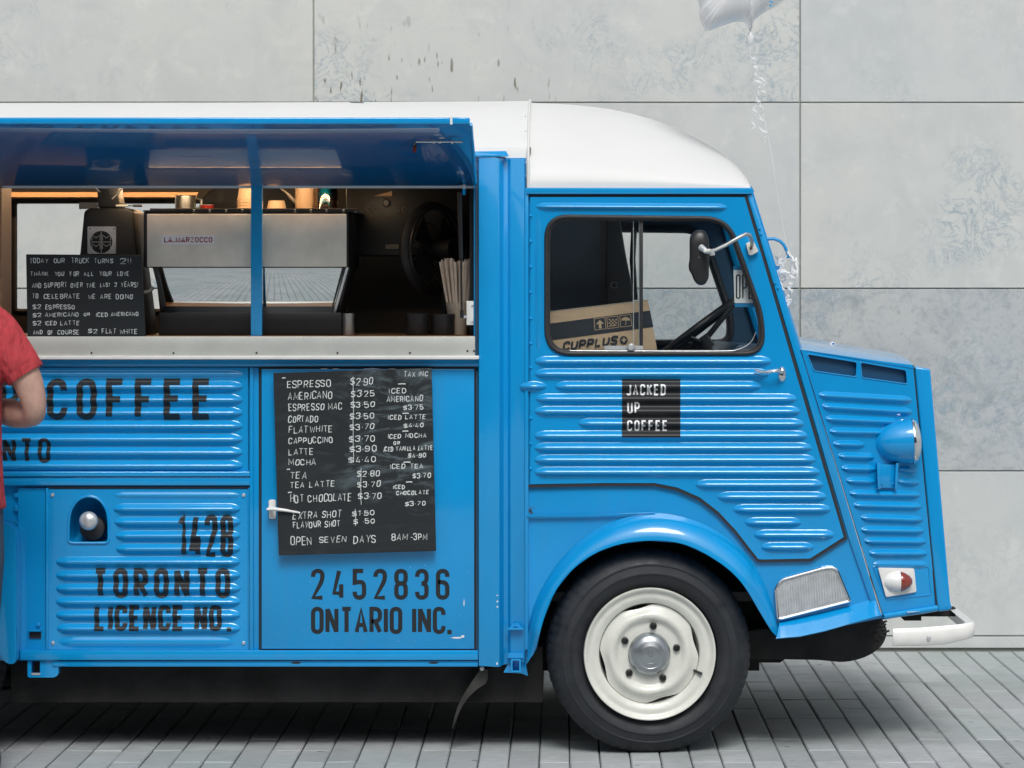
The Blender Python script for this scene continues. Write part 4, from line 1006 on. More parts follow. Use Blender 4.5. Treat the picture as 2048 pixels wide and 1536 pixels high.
MB().pbox(944, 309.5, 1003, 313.5, -.018, .0).build('column_lip', 'blue', van, bevel=.001)
MB().pbox(1049.5, 376, 1057, 1300, -.006, .02).build('cab_edge_bead', 'blue', van, bevel=.003)
# hook plate and square tube by the sill
mb = MB().sheet(rounded([(1018, 1256), (1027, 1246), (1036, 1246), (1046, 1256)], 4, 3), (), -.006, .006)
mb.pbox(1016, 1256, 1046.5, 1259.5, -.022, .0); mb.lathe([(0, -.008), (.005, -.007), (.006, 0), (0, 0)], W(1031.5, 1250, -.006), 'y', 12)
mb.build('jacking_hook', 'blue', van, smooth=True, angle=30)
sq = rounded([(1022, 1318), (1041.5, 1318), (1041.5, 1344.5), (1022, 1344.5)], 2.5, 3); sqi = rounded([(1025, 1321), (1038.5, 1321), (1038.5, 1341.5), (1025, 1341.5)], 1.5, 3)
MB().sheet(sq, [sqi], -.02, .16).build('jacking_tube', 'blue', van, smooth=True, angle=40)
MB().pbox(1016, 1306, 1047, 1316, -.004, .01).add([W(1007, 1345, .02), W(1044, 1347, .02), W(1056, 1352, .01), W(1050, 1318, .005), W(1043, 1318, .02), W(1016, 1328, .02)], [(0,1,2,3,4,5)]).build('jacking_bracket', 'blue', van)

# --- rear body: lower panels
body = [(-620, 720), (958, 720), (958, 1321), (-620, 1321)]
arch_r = [(-395, 1321)] + arc(-200, 1310, 195, 195, 180, 0, 20) + [(-5, 1321)]
outer = [(-620, 720), (958, 720), (958, 1321)] + arch_r[::-1] + [(-620, 1321)]
MB().sheet(outer, [rounded([(131, 1090), (131, 1000), (156, 984), (199, 984), (223, 1000), (223, 1090)], 8, 3)], .020, .02).build('body_side', 'blue', van)
MB().pbox(-620, 719.5, 958, 733, -.008, .02).build('belt_rail', 'blue', van, bevel=.002)
MB().pbox(40, 1301, 956, 1320.5, -.012, .02).build('sill_upper', 'blue', van, bevel=.0025)
MB().pbox(104, 1322, 956, 1333.5, -.004, .03).build('sill_lower', 'blue', van, bevel=.0025)
for px in (592, 867):
    MB().add([W(px + 10*math.cos(a), 1325.5 + 2.2*math.sin(a), -.0048) for a in [2*PI*q/12 for q in range(12)]], [tuple(range(12))]).build('drain_slot', 'seam', van, recalc=False)
mb = MB().pbox(499.5, 735, 506, 1301, -.004, .02).pbox(506, 735, 518, 1301, .006, .02); mb.build('mid_pillar', 'blue', van, bevel=.0015)
# upper ribbed panel A
ra = [(-640, 486, 748.5, 748.5, 8, .006, 30)] + [(-640, 486, y + 4.5, y + 4.5, 12.4, .0175, 30) for y in (769.5, 795.5, 821.5, 848, 874.5, 901, 927.5)]
pa = MB().sheet([(-620, 735), (496, 735), (496, 944), (-620, 944)], (), .004, .012); ribs_mesh(pa, ra, .004)
panA = pa.build('ribbed_panel', 'blue', van, smooth=True, angle=30)
MB().pbox(-620, 943, 500, 953.5, -.012, .014).build('panel_lip', 'blue', van, bevel=.004, seg=3)
MB().pbox(-620, 954.5, 500, 971, -.006, .014).build('panel_lip', 'blue', van, bevel=.003, seg=2)
for ar in (('COFFEE', 95, 424.5, 757, 839.5, 12.6, .74), ('JACKED UP', -430, 40, 757, 839.5, 12.6, .74), ('TORONTO', -132, 102, 875.5, 925.5, 8.0, .62)):
    it = []; text2d(it, *ar); text_obj(it, 'van_lettering', 'letter_black', panA, .004, ra, lift=.0016, step=2.0)
# hatch with filler recess
for px in (488,):
    pass
rc = rounded([(137, 1086), (137, 1045), (141, 1020), (156, 998), (177, 991), (199, 998), (214, 1020), (217.5, 1045), (217.5, 1086)], [9, 10, 10, 10, 14, 10, 10, 10, 9], 4)
rh = [(228, 481, 990.5, 990.5, 7, .004, 26)] + [(xl, 481, y + 5, y + 5, 11.6, .0165, 24) for y, xl in ((1013, 227), (1039.5, 229), (1067, 231), (1093, 232), (1119, 112), (1146, 112), (1172.5, 112), (1199, 112), (1225.5, 112), (1252.5, 114))] + [(118, 470, 1284, 1284, 13, .006, 45)]
ph_ = MB().sheet([(96, 978), (496, 978), (496, 1299.5), (96, 1299.5)], [rc], .004, .012); ribs_mesh(ph_, rh, .004)
hatch = ph_.build('service_hatch', 'blue', van, smooth=True, angle=30)
MB().pbox(91.5, 976, 96.5, 1300, -.003, .02).build('hatch_edge', 'blue', van, bevel=.001)
MB().pbox(496.5, 976, 499.0, 1300, -.002, .02).build('hatch_edge', 'blue', van, bevel=.001)
line_strip([(97, 975.5), (497, 975.5)], 2.5, .001, 'hatch_shadow_gap', 'seam', van, th=.004)
pts = [W(x, y, .003) for x, y in rc]; MB().tube(pts + pts[:2], .0045, 8, caps=False).build('recess_rim', 'blue', hatch, smooth=True)
# recess bowl
cxr, cyr = 177, 1045; rowsv = []
for t, y in ((1.0, .004), (.99, .03), (.97, .06), (.90, .095), (.5, .11), (.01, .112)):
    rowsv.append([W(cxr + (x - cxr)*t, cyr + (yv - cyr)*t, 0) + Vector((0, y, 0)) for x, yv in rc])
MB().loft(rowsv, close=True).build('recess_bowl', 'blue', hatch, smooth=True, angle=70)
MB().lathe([(.020, .11), (.036, .108), (.043, .06), (.0435, .040), (.040, .030), (.030, .026), (.0, .026)], W(181.5, 1058, 0), 'y', 30).build('filler_rubber', 'rubber', hatch, smooth=True)
MB().lathe([(.016, .03), (.018, .0), (.030, -.006), (.0315, -.014), (.029, -.022), (.020, -.030), (.008, -.034), (0, -.0345)], W(178.5, 1041, 0), 'y', 32).build('filler_cap', 'alu', hatch, smooth=True, angle=40)
for px, py in ((105, 990), (487.5, 990.5), (487.5, 1286), (106, 1286)):
    MB().lathe([(0, -.006), (.0045, -.005), (.0065, -.001), (.0068, 0), (0, 0)], W(px, py, .004), 'y', 14).build('hatch_screw', 'alu', hatch, smooth=True)
for ar in (('1428', 357, 467, 1029, 1114, 10.5, .42), ('TORONTO', 187, 461, 1136, 1196, 10.5, .66), ('LICENCE NO', 189.5, 444, 1209.5, 1261.5, 9.6, .26), ('.', 455, 466, 1250, 1262, 8, .3)):
    it = []; text2d(it, *ar); text_obj(it, 'licence_lettering', 'letter_black', hatch, .004, rh, lift=.0016, step=2.0)
# left of the hatch
MB().pbox(36, 976, 91, 1301, .008, .02).build('side_filler_panel', 'blue', van)
for px, py in ((31, 990), (31, 1017)): MB().lathe([(0, -.012), (.008, -.010), (.012, 0), (0, 0)], W(px + 3, py, .020), 'y', 14).build('panel_fixing', 'blue', van, smooth=True)
MB().lathe([(0, -.010), (.006, -.008), (.008, 0), (0, 0)], W(77, 1249, .008), 'y', 12).build('panel_fixing', 'blue', van, smooth=True)
MB().pbox(57, 1259, 81, 1263, -.012, .01).build('panel_fixing', 'blue', van, smooth=True, angle=30)
MB().pbox(59, 1264, 82, 1277, .004, .0078).build('fixing_slot', 'seam', van)
fo = rounded([(55, 1318), (117, 1318), (117, 1350), (108, 1355), (55, 1355)], [1, 1, 6, 4, 5], 3); fi = [(63, 1322), (80, 1322), (80, 1347), (63, 1347)]
MB().sheet(fo, [fi], .0, .05).build('rear_jacking_bracket', 'blue', van, bevel=0)
MB().sheet(rounded([(62, 1346), (81, 1346), (80, 1350), (63, 1350)], 1, 2), (), -.002, .004).build('bracket_lip', 'alu', van)
# rear fender
rfo = rounded([(-432, 1328), (-432, 1100), (-380, 1043), (-20, 1039), (31.5, 1052), (33, 1240), (31, 1328), (14, 1328), (0, 1312), (-5, 1290)] + arc(-200, 1310, 195, 195, 4, 176, 18) + [(-396, 1328)], [8, 60, 60, 20, 26, 10, 8, 14, 10, 4] + [0]*19 + [4], 4)
MB().sheet(rfo, (), -.085, .10).build('rear_fender', 'blue', van, bevel=.022, seg=4)
# side door with price board
MB().sheet([(523, 738), (948.5, 738), (948.5, 1298), (523, 1298)], (), -.006, .012).build('side_door', 'blue', van, bevel=.002)
sdoor = bpy.data.objects['side_door']
line_strip([(520.5, 735.5), (950.5, 735.5), (950.5, 1300), (520.5, 1300)], 3.4, -.001, 'side_door_gap', 'seam', van, th=.01, closed=True)
MB().tube([W(954, 742, -.006), W(954, 1296, -.006)], .0028, 8).build('door_hinge_rod', 'navy', van)
for ar in (('2452836', 622, 899, 1137.5, 1199.5, 8.6, .86), ('ONTARIO INC', 622, 891, 1213.5, 1268, 8.4, .22), ('.', 895, 904, 1260, 1268, 8, .3)):
    it = []; text2d(it, *ar); text_obj(it, 'company_lettering', 'letter_black', sdoor, -.006, None, lift=.0008)
mb = MB()
rz = random.Random(8)
def blob(px, py, w_, h_, y=-.0066, n=12, rz=rz):
    p = [W(px + w_*math.cos(2*PI*q/n)*rz.uniform(.6, 1.15), py + h_*math.sin(2*PI*q/n)*rz.uniform(.6, 1.15), y) for q in range(n)]; mb.add(p, [tuple(range(n))])
blob(928, 1206, 1.4, 8.5); blob(914, 1275.5, 13, 1.8); blob(925, 1273, 4.5, 3); blob(648, 737.5, 9, .9); blob(672, 737.6, 7, .8); blob(743, 737.4, 20, 1); blob(786, 737.6, 8, .7)
for q in range(12): blob(rz.uniform(560, 940), rz.uniform(1120, 1290), rz.uniform(.3, .7), rz.uniform(.3, .8))
mb.build('paint_chips', 'chip', sdoor, recalc=False, kind='stuff')
mb = MB(); blob(994.5, 1191, 2.5, 1.0, -.0168); blob(994.8, 1203, 2.0, 2.0, -.0168); blob(994.8, 1213.5, 2.0, 2.4, -.0168); blob(994, 1327.5, 2.2, 3, -.0168)
mb.build('column_chips', 'chip', van, recalc=False, kind='stuff')
mb = MB().sheet(rounded([(537, 999.5), (551.5, 999.5), (552, 1038), (538, 1038)], 4, 3), (), -.013, .010); hp = mb.build('handle_plate', 'white_enamel', sdoor, bevel=.0015)
MB().tube([W(541, 1018, -.012), W(542, 1018, -.040)], .010, 16).tube([W(534, 1018.5, -.044), W(548, 1018, -.046), W(570, 1020.5, -.046), W(590, 1024, -.044), W(600, 1025.5, -.040)], [.008, .011, .0085, .0065, .005], 14, flat=.6).build('door_lever', 'white_enamel', hp, smooth=True, angle=50)

# --- serving opening: frame, post, awning, counter
MB().pbox(-620, 372, -420, 720, .0, .03).build('body_rear_side', 'blue', van)
MB().pbox(-420, 318, 950, 371, .012, .04).build('opening_header', 'blue', van)
MB().pbox(950, 340, 958, 720, .004, .03).build('opening_jamb', 'navy', van)
MB().pbox(947.8, 372, 949.4, 720, .0, .02).build('jamb_trim', 'blue', van)
MB().pbox(501.5, 300, 524, 676, -.001, .035).build('opening_post', 'blue', van, bevel=.002)
xr = (948.5 - VX)*D/F; xl = (-430 - VX)*D/F; zh = W(0, 372).z; AY = -.50; za = HZ + (VY - 247)*(D + AY)/F
u = Vector((0, AY, za - zh)).normalized(); nrm = Vector((0, u.z, -u.y)); 
if nrm.z < 0: nrm = -nrm
def AP(x, t, lift=0): return Vector((x, 0, zh)) + Vector((0, AY, za - zh))*t + nrm*lift + Vector((0, -.006, 0))
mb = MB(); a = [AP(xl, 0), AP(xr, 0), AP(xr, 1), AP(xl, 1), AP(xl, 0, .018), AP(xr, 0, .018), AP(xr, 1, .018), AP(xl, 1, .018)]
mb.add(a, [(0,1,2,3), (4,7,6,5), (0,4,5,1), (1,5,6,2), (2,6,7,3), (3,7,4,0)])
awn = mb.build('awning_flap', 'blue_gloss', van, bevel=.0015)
MB().box((xl, AY - .022, za - .003), (xr - .06, AY - .004, za + .018)).box((xr - .055, AY - .022, za - .003), (xr + .001, AY - .004, za + .018)).build('awning_lip', 'blue', awn, bevel=.004, seg=3)
MB().box((xr - .0615, AY - .0225, za - .004), (xr - .0535, AY - .012, za + .021)).build('lip_chip', 'chip', awn)
MB().tube([AP(xr + .004, .02, .002), AP(xr + .004, .98, .002)], .006, 8).build('awning_end_bead', 'blue', awn, smooth=True)
# bolt handle under the flap
def APx(px, t, lift):
    x = (px - VX)*(D + AY*t)/F; return AP(x, t, lift)
MB().tube([APx(925, .77, -.012), APx(832, .77, -.012)], .0035, 8).tube([APx(832, .77, -.012), APx(829, .68, -.014)], .0038, 8).build('flap_bolt_rod', 'chrome', awn, smooth=True)
MB().tube([APx(830, .70, -.014), APx(829, .64, -.016)], .006, 8).build('bolt_grip', 'lens_amber', awn, smooth=True)
mb = MB()
for px in (868, 880, 905): mb.tube([APx(px - 2, .77, -.012), APx(px + 2, .77, -.012)], .006, 8)
mb.build('bolt_keeper', 'alu', awn, smooth=True)
# gas strut
MB().tube([W(919, 385, -.03), W(921, 480, -.028), W(922, 518, -.026)], .0078, 12).tube([W(922, 518, -.026), W(923.5, 625, -.022)], .0034, 8).tube([W(923.5, 620, -.022), W(924, 636, -.022)], .0065, 10).build('gas_strut', 'darkplastic', van, smooth=True, angle=40)
MB().pbox(925, 362, 931, 390, -.035, -.028).build('strut_bracket', 'blue', van)
MB().lathe([(0, -.01), (.007, -.009), (.009, 0), (0, 0)], W(928, 373, -.034), 'y', 10).lathe([(0, -.01), (.004, -.009), (.006, 0), (0, 0)], W(921, 373, -.034), 'y', 10).build('strut_bolt', 'alu', van, smooth=True)
MB().pbox(933, 602, 947, 650, -.012, .004).build('strut_foot_plate', 'white_enamel', van, bevel=.001)
MB().lathe([(0, -.005), (.003, -.004), (.004, 0), (0, 0)], W(945, 611, -.012), 'y', 8).lathe([(0, -.005), (.003, -.004), (.004, 0), (0, 0)], W(945, 643, -.012), 'y', 8).tube([W(926, 634, -.02), W(931, 634, -.012)], .005, 8).build('plate_screw', 'alu', van, smooth=True)
# counter
zc = HZ - (672 - VY)*(D - .03)/F
MB().box((W(-420, 0).x, -.016, zc - .006), (W(948, 0).x, .62, zc)).build('counter_top', 'wood', van)
fas = MB().sheet([(-420, 673), (950, 673), (950, 712), (-420, 712)], (), -.035, .030); fas.v = fas.v
fascia = fas.build('counter_fascia', 'fascia', van, bevel=.0015)
MB().sheet([(-420, 711.5), (958, 711.5), (958, 719), (-420, 719)], (), -.048, .046).build('fascia_lip', 'white_enamel', fascia, bevel=.003)
for px in (18, 183, 347, 513, 675, 820, 935, 948):
    MB().lathe([(0, -.003), (.0028, -.0025), (.0036, 0), (0, 0)], W(px, 706 if px < 930 else 702, -.035), 'y', 10).build('fascia_screw', 'darkplastic', fascia, smooth=True)
# interior shell
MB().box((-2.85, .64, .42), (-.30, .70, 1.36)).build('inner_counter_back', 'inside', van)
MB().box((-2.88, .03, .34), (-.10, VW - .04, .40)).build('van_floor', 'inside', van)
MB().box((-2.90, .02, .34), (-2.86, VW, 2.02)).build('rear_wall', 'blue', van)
# far side wall with its window opening
yF = VW - .03
fw_o = [(-560, 352), (1010, 352), (1010, 1230), (-560, 1230)]
fw_h = [(30, 403), (470, 403), (470, 622), (30, 622)]
fw2 = [(-480, 403), (-30, 403), (-30, 622), (-480, 622)]
mb = MB().sheet(fw_o, [fw_h, fw2], yF, .03); mb.build('far_side_wall', 'inside', van)
pts = [W(x, y, yF - .004) for x, y in rounded(fw_h, 8, 3)]; MB().tube(pts + pts[:2], .009, 8, caps=False).build('far_window_frame', 'rubber', van, smooth=True)
MB().pbox(158, 405, 196, 418, yF - .05, yF - .03).build('far_window_catch', 'alu', van)
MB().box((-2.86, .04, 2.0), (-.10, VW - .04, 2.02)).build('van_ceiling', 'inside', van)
# pale ledge under the ceiling and the warm lamp tube that lights it
MB().add([W(-300, 384.5, 1.50), W(397, 384.5, 1.50), W(392, 394, 1.50), W(-300, 394, 1.50), W(-300, 384.5, 1.6), W(397, 384.5, 1.6), W(392, 394, 1.6), W(-300, 394, 1.6)], [(0,1,2,3), (0,4,5,1), (3,2,6,7), (1,5,6,2), (4,7,6,5)]).build('wooden_ledge', 'ledge_wood', van)
lampo = MB().tube([(-1.50, .058, 1.906), (-.66, .058, 1.906)], .006, 8).build('strip_lamp', 'lamp', van)
MB().tube([(-2.3, 1.30, 1.965), (-.9, 1.30, 1.965)], .008, 8).build('strip_lamp', 'lamp', van)
MB().pbox(-30, 372, 3, 672, .02, .2).build('opening_side_board', 'wood', van)
# grey splash board right of the machine
MB().add([W(696, 508, .95), W(905, 508, .95), W(905, 675, .95), W(696, 675, .95), W(696, 508, .97), W(905, 508, .97), W(905, 675, .97), W(696, 675, .97)], [(0,1,2,3), (4,7,6,5), (0,4,5,1), (1,5,6,2), (0,3,7,4), (3,2,6,7)]).build('splash_board', 'greyboard', van)
MB().box((W(940, 0, .1).x + .0, .06, .40), (W(952, 0, .1).x, VW - .06, 2.0)).build('bulkhead', 'inside', van)

# --- roof
def solve_zt(py, zr):
    """crown height whose outline projects to pixel row py"""
    best = None; lo, hi = zr, zr + 1.2
    for _ in range(40):
        mid = (lo + hi)/2; mn = 1e9; ys = 0
        for k in range(60):
            y = VW/2*k/59; z = sect(y, zr, mid); p = VY - (z - HZ)*F/(D + y)
            if p < mn: mn = p; ys = y
        if mn > py: lo = mid
        else: hi = mid
    return mid, ys
def sect(y, zr, zt, p=2.5, q=1.75):
    u_ = min(1, max(0, 1 - abs(y/(VW/2) - 1)))       # 0 at the side, 1 at the middle
    return zr + (zt - zr)*(1 - (1 - u_)**p)**(1/q)
zr = W(0, 376).z
sil = [(1057, 205.5), (1100, 207), (1138, 209), (1180, 213), (1222, 218.7), (1262, 227), (1303, 238.5), (1345, 254), (1383, 272), (1418, 291.5), (1448, 312), (1466, 328), (1480, 345), (1486, 358), (1489, 371), (1489.5, 374)]
rowsv = []; ny = 40
for px, py in sil:
    zt, ys = solve_zt(py, zr); x = (px - VX)*(D + ys)/F
    if px == 1057: x = (px - VX)*D/F
    row = []
    for k in range(ny + 1):
        t = k/ny; y = VW/2*(1 - math.cos(PI*t)) ; yy = .002 + (VW - .004)*(1 - math.cos(PI*t))/2
        z = sect(yy, zr, zt)
        bump_ = 0
        row.append(Vector((x, yy, z)))
    rowsv.append([Vector((x, .0015, W(0, 378).z))] + row + [Vector((x, VW - .0015, W(0, 378).z))])
MB().loft(rowsv).build('cab_roof', 'white', van, smooth=True, angle=80)
# pressed dents along the foot of the cab roof
mb = MB()
for px in (1118, 1187, 1256, 1325, 1394):
    rv = []
    for k in range(9):
        t = k/8; s = math.sin(PI*t)**.5 if 0 < t < 1 else .02; rv.append([W(px + u_*9*s, 368 - t*46, .0) + Vector((0, .012 + t*.010 - .006*s*math.cos(u_*PI/2), 0)) for u_ in (-1, -.66, -.33, 0, .33, .66, 1)])
    mb.loft(rv)
# rear roof
zr2 = W(0, 330).z
rowsv = []
for px, py in ((-620, 207), (-200, 206), (100, 205.5), (400, 205), (700, 204), (940, 203), (1050, 202), (1058, 202)):
    zt, ys = solve_zt(py, zr2); x = (px - VX)*D/F; row = []
    for k in range(ny + 1):
        t = k/ny; yy = .028 + (VW - .056)*(1 - math.cos(PI*t))/2; row.append(Vector((x, yy, sect(yy, zr2, zt))))
    rowsv.append([Vector((x, .028, W(0, 376).z))] + row + [Vector((x, VW - .028, W(0, 376).z))])
MB().loft(rowsv).build('rear_roof', 'white', van, smooth=True, angle=80)
# closing ring between the taller rear roof and the cab roof
ztc, _ys = solve_zt(205.5, zr); ztr, _ys = solve_zt(202, zr2); xs_ = (1057.5 - VX)*D/F; ra_, rb_ = [], []
for k in range(ny + 1):
    yy = .03 + (VW - .06)*(1 - math.cos(PI*k/ny))/2
    ra_.append(Vector((xs_ - .004, yy, sect(yy, zr2, ztr) - .001))); rb_.append(Vector((xs_ + .006, yy, sect(yy, zr, ztc) - .03)))
MB().loft([ra_, rb_]).build('roof_step', 'white', van, smooth=True)
# seam flange between the two roofs
zt, ys = solve_zt(200.5, zr2); row = [Vector(((1056.5 - VX)*D/F, -.002, W(0, 376).z))]
for k in range(ny + 1):
    t = k/ny; yy = .002 + (VW - .004)*(1 - math.cos(PI*t))/2; row.append(Vector(((1056.5 - VX)*D/F, yy, sect(yy, zr2, zt))))
MB().tube(row, .0045, 8).build('roof_seam', 'white', van, smooth=True)
mb = MB()
for py in (232, 262, 292, 325, 352):
    mb.lathe([(0, -.004), (.002, -.003), (.003, 0), (0, 0)], W(1051, py, .0 + (.02 if py > 300 else .05)), 'y', 8)
mb.build('seam_rivet', 'white', van, smooth=True)
line_strip([(700, 204.5), (726, 205.5), (729, 207)], 1.5, .5, 'roof_seal_tear', 'seam', van, th=.002)
# cab interior
xb = W(1057, 0).x
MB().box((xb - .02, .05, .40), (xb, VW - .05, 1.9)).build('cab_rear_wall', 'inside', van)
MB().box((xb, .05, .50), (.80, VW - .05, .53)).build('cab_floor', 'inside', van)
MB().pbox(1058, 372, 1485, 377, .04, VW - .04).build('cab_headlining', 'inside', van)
yFc = VW - .04
k_ = (D + yFc)/D
def farpx(p): return [(VX + (x - VX)/k_, VY + (y - VY)/k_) for x, y in p]
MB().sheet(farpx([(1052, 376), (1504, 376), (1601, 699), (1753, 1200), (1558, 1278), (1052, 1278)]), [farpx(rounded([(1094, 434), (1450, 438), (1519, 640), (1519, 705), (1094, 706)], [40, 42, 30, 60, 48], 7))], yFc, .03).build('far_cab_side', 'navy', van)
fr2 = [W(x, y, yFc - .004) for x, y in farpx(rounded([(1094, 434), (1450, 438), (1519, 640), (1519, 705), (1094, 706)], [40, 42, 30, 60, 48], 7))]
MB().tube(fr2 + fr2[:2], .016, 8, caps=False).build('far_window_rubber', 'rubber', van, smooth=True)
# windscreen with frame
def xz(px, py): v = W(px, py); return v.x, v.z
(xa, za_), (xb2, zb2) = xz(1500, 382), xz(1600, 700)
MB().add([(xa, .06, za_), (xb2, .06, zb2), (xb2, VW - .06, zb2), (xa, VW - .06, za_), (xa - .004, .06, za_), (xb2 - .004, .06, zb2), (xb2 - .004, VW - .06, zb2), (xa - .004, VW - .06, za_)], [(0,1,2,3), (4,7,6,5)]).build('windscreen', 'glass', van)
MB().tube([(xa - .01, .05, za_), (xb2 - .01, .05, zb2)], .022, 8).tube([(xa - .01, VW - .05, za_), (xb2 - .01, VW - .05, zb2)], .022, 8).tube([(xa - .005, .05, za_), (xa - .005, VW - .05, za_)], .022, 8).tube([(xb2 - .01, .05, zb2), (xb2 - .01, VW - .05, zb2)], .02, 8).tube([((xa + xb2)/2, VW/2, (za_ + zb2)/2), (xb2, VW/2, zb2)], .012, 8).build('windscreen_frame', 'blue', van, smooth=True)
# dash, seat, wheel
MB().add([(.52, .10, .95), (.80, .10, .95), (.80, .10, 1.34), (.60, .10, 1.36), (.52, .10, 1.28), (.52, VW - .1, .95), (.80, VW - .1, .95), (.80, VW - .1, 1.33), (.60, VW - .1, 1.345), (.52, VW - .1, 1.28)], [(0,1,2,3,4), (5,9,8,7,6), (0,5,6,1), (2,7,8,3), (3,8,9,4), (4,9,5,0), (1,6,7,2)]).build('dashboard', 'navy', van, bevel=.008)
MB().pbox(1060, 395, 1200, 830, .62, .66).build('partition_panel', mat('blue_grey_trim', (0.24, 0.33, 0.44), 0.45), van)
MB().pbox(1200, 395, 1215, 830, .61, .67).build('partition_edge', 'greyboard', van)
sb = MB().sheet([(1213, 395), (1237, 420), (1243, 455), (1252, 510), (1264, 570), (1267, 600), (1262, 640), (1262, 830), (1213, 830)], (), .50, .5).build('seat_back', 'vinyl', van, bevel=.01)
pts = [W(1228, 569, .49) + Vector((.011*math.cos(a), 0, .011*math.sin(a))) for a in [2*PI*q/20 for q in range(20)]]
MB().tube(pts + pts[:2], .0028, 8, caps=False).build('grommet', 'chrome', sb, smooth=True)
MB().box((W(1095, 0).x, .12, .95), (W(1300, 0).x + .05, .60, 1.15)).build('seat_cushion', 'vinyl', van, bevel=.03, seg=3)
MB().tube([W(1268, 462, 1.1), W(1265, 520, 1.1), W(1270, 600, 1.1)], .011, 8).build('grab_strap', 'darkplastic', van, smooth=True)
# steering wheel: seen almost edge on
ca, cb = W(1328, 708, .42), W(1446, 620, .42); cc = (ca + cb)/2; e1 = (cb - ca).normalized(); e2 = Vector((.055, 1, -.045)).normalized(); e2 = (e2 - e1*e2.dot(e1)).normalized(); rs = .200
pts = [cc + e1*rs*math.cos(a) + e2*rs*math.sin(a) for a in [2*PI*q/48 for q in range(48)]]
nn = e1.cross(e2).normalized()
if nn.z > 0: nn = -nn
stw = MB().tube(pts + pts[:2], .0125, 10, caps=False).build('steering_wheel', 'darkplastic', van, smooth=True)
mb = MB(); hubc = cc + nn*.05
for a in (20, 140, 260): mb.tube([hubc, cc + e1*rs*math.cos(R(a)) + e2*rs*math.sin(R(a))], .010, 8)
mb.tube([hubc - nn*.02, hubc + nn*.03], .035, 16); mb.tube([hubc, hubc + nn*.32], .02, 10); mb.build('steering_spokes', 'darkplastic', stw, smooth=True, angle=40)

# near mirror
mir_o = MB()
rowsv = []
outl = rounded([(1379, 472), (1392, 459), (1410, 460), (1418, 476), (1418, 556), (1410, 570), (1396, 571), (1387, 560), (1384, 550), (1377.5, 540), (1377, 528), (1379, 520)], [10, 10, 8, 10, 12, 8, 8, 6, 5, 5, 5, 4], 4)
cxm, cym = 1398, 515
for t, y in ((.02, -.135), (.55, -.134), (.82, -.130), (.95, -.122), (1.0, -.112), (1.0, -.098), (.96, -.095), (.02, -.095)):
    rowsv.append([W(cxm + (x - cxm)*t, cym + (yv - cym)*t, y) for x, yv in outl])
mirr = MB().loft(rowsv, close=True).build('side_mirror', 'darkplastic', van, smooth=True, angle=50)
MB().tube([W(1425, 503, -.16), W(1452, 490, -.16), W(1480, 474, -.155), W(1492, 468.5, -.145), W(1499, 470, -.12), W(1503, 478, -.07), W(1504, 490, -.02)], .0062, 10).build('mirror_arm', 'grey_arm', mirr, smooth=True)
MB().tube([W(1402, 495, -.134), W(1414, 503, -.155), W(1425, 506, -.16)], [.012, .008, .007], 12).tube([W(1423, 498, -.160), W(1425, 511, -.160)], .009, 12).build('mirror_joint', 'alu', mirr, smooth=True)
MB().tube([W(1408, 503, -.165), W(1421, 501, -.17)], .0062, 10).build('mirror_clamp', 'cream', mirr, smooth=True)
MB().sheet(rounded([(1491.5, 487), (1506, 480), (1517.5, 503), (1503, 510.5), (1498, 510)], 3, 3), (), -.022, .02).build('mirror_mount', 'cream', mirr, bevel=.003)
MB().lathe([(0, -.004), (.004, -.003), (.005, 0), (0, 0)], W(1502, 496.5, -.022), 'y', 10).build('mount_bolt', 'rust', mirr)
# blue bent rod ahead of the windscreen pillar
MB().tube([W(1534, 478, .05), W(1548, 477.5, .05), W(1560, 482, .05), W(1568, 490, .05), W(1575, 505, .05), W(1577, 516, .05)], .0056, 10).build('blue_rod_arm', 'blue', van, smooth=True)

# ================================================================== THINGS ON AND IN THE VAN
def copy_tree(o, parent=None):
    c = o.copy(); COL.objects.link(c)
    if parent: c.parent = parent
    for ch in [x for x in bpy.data.objects if x.parent == o]:
        copy_tree(ch, c)
    return c
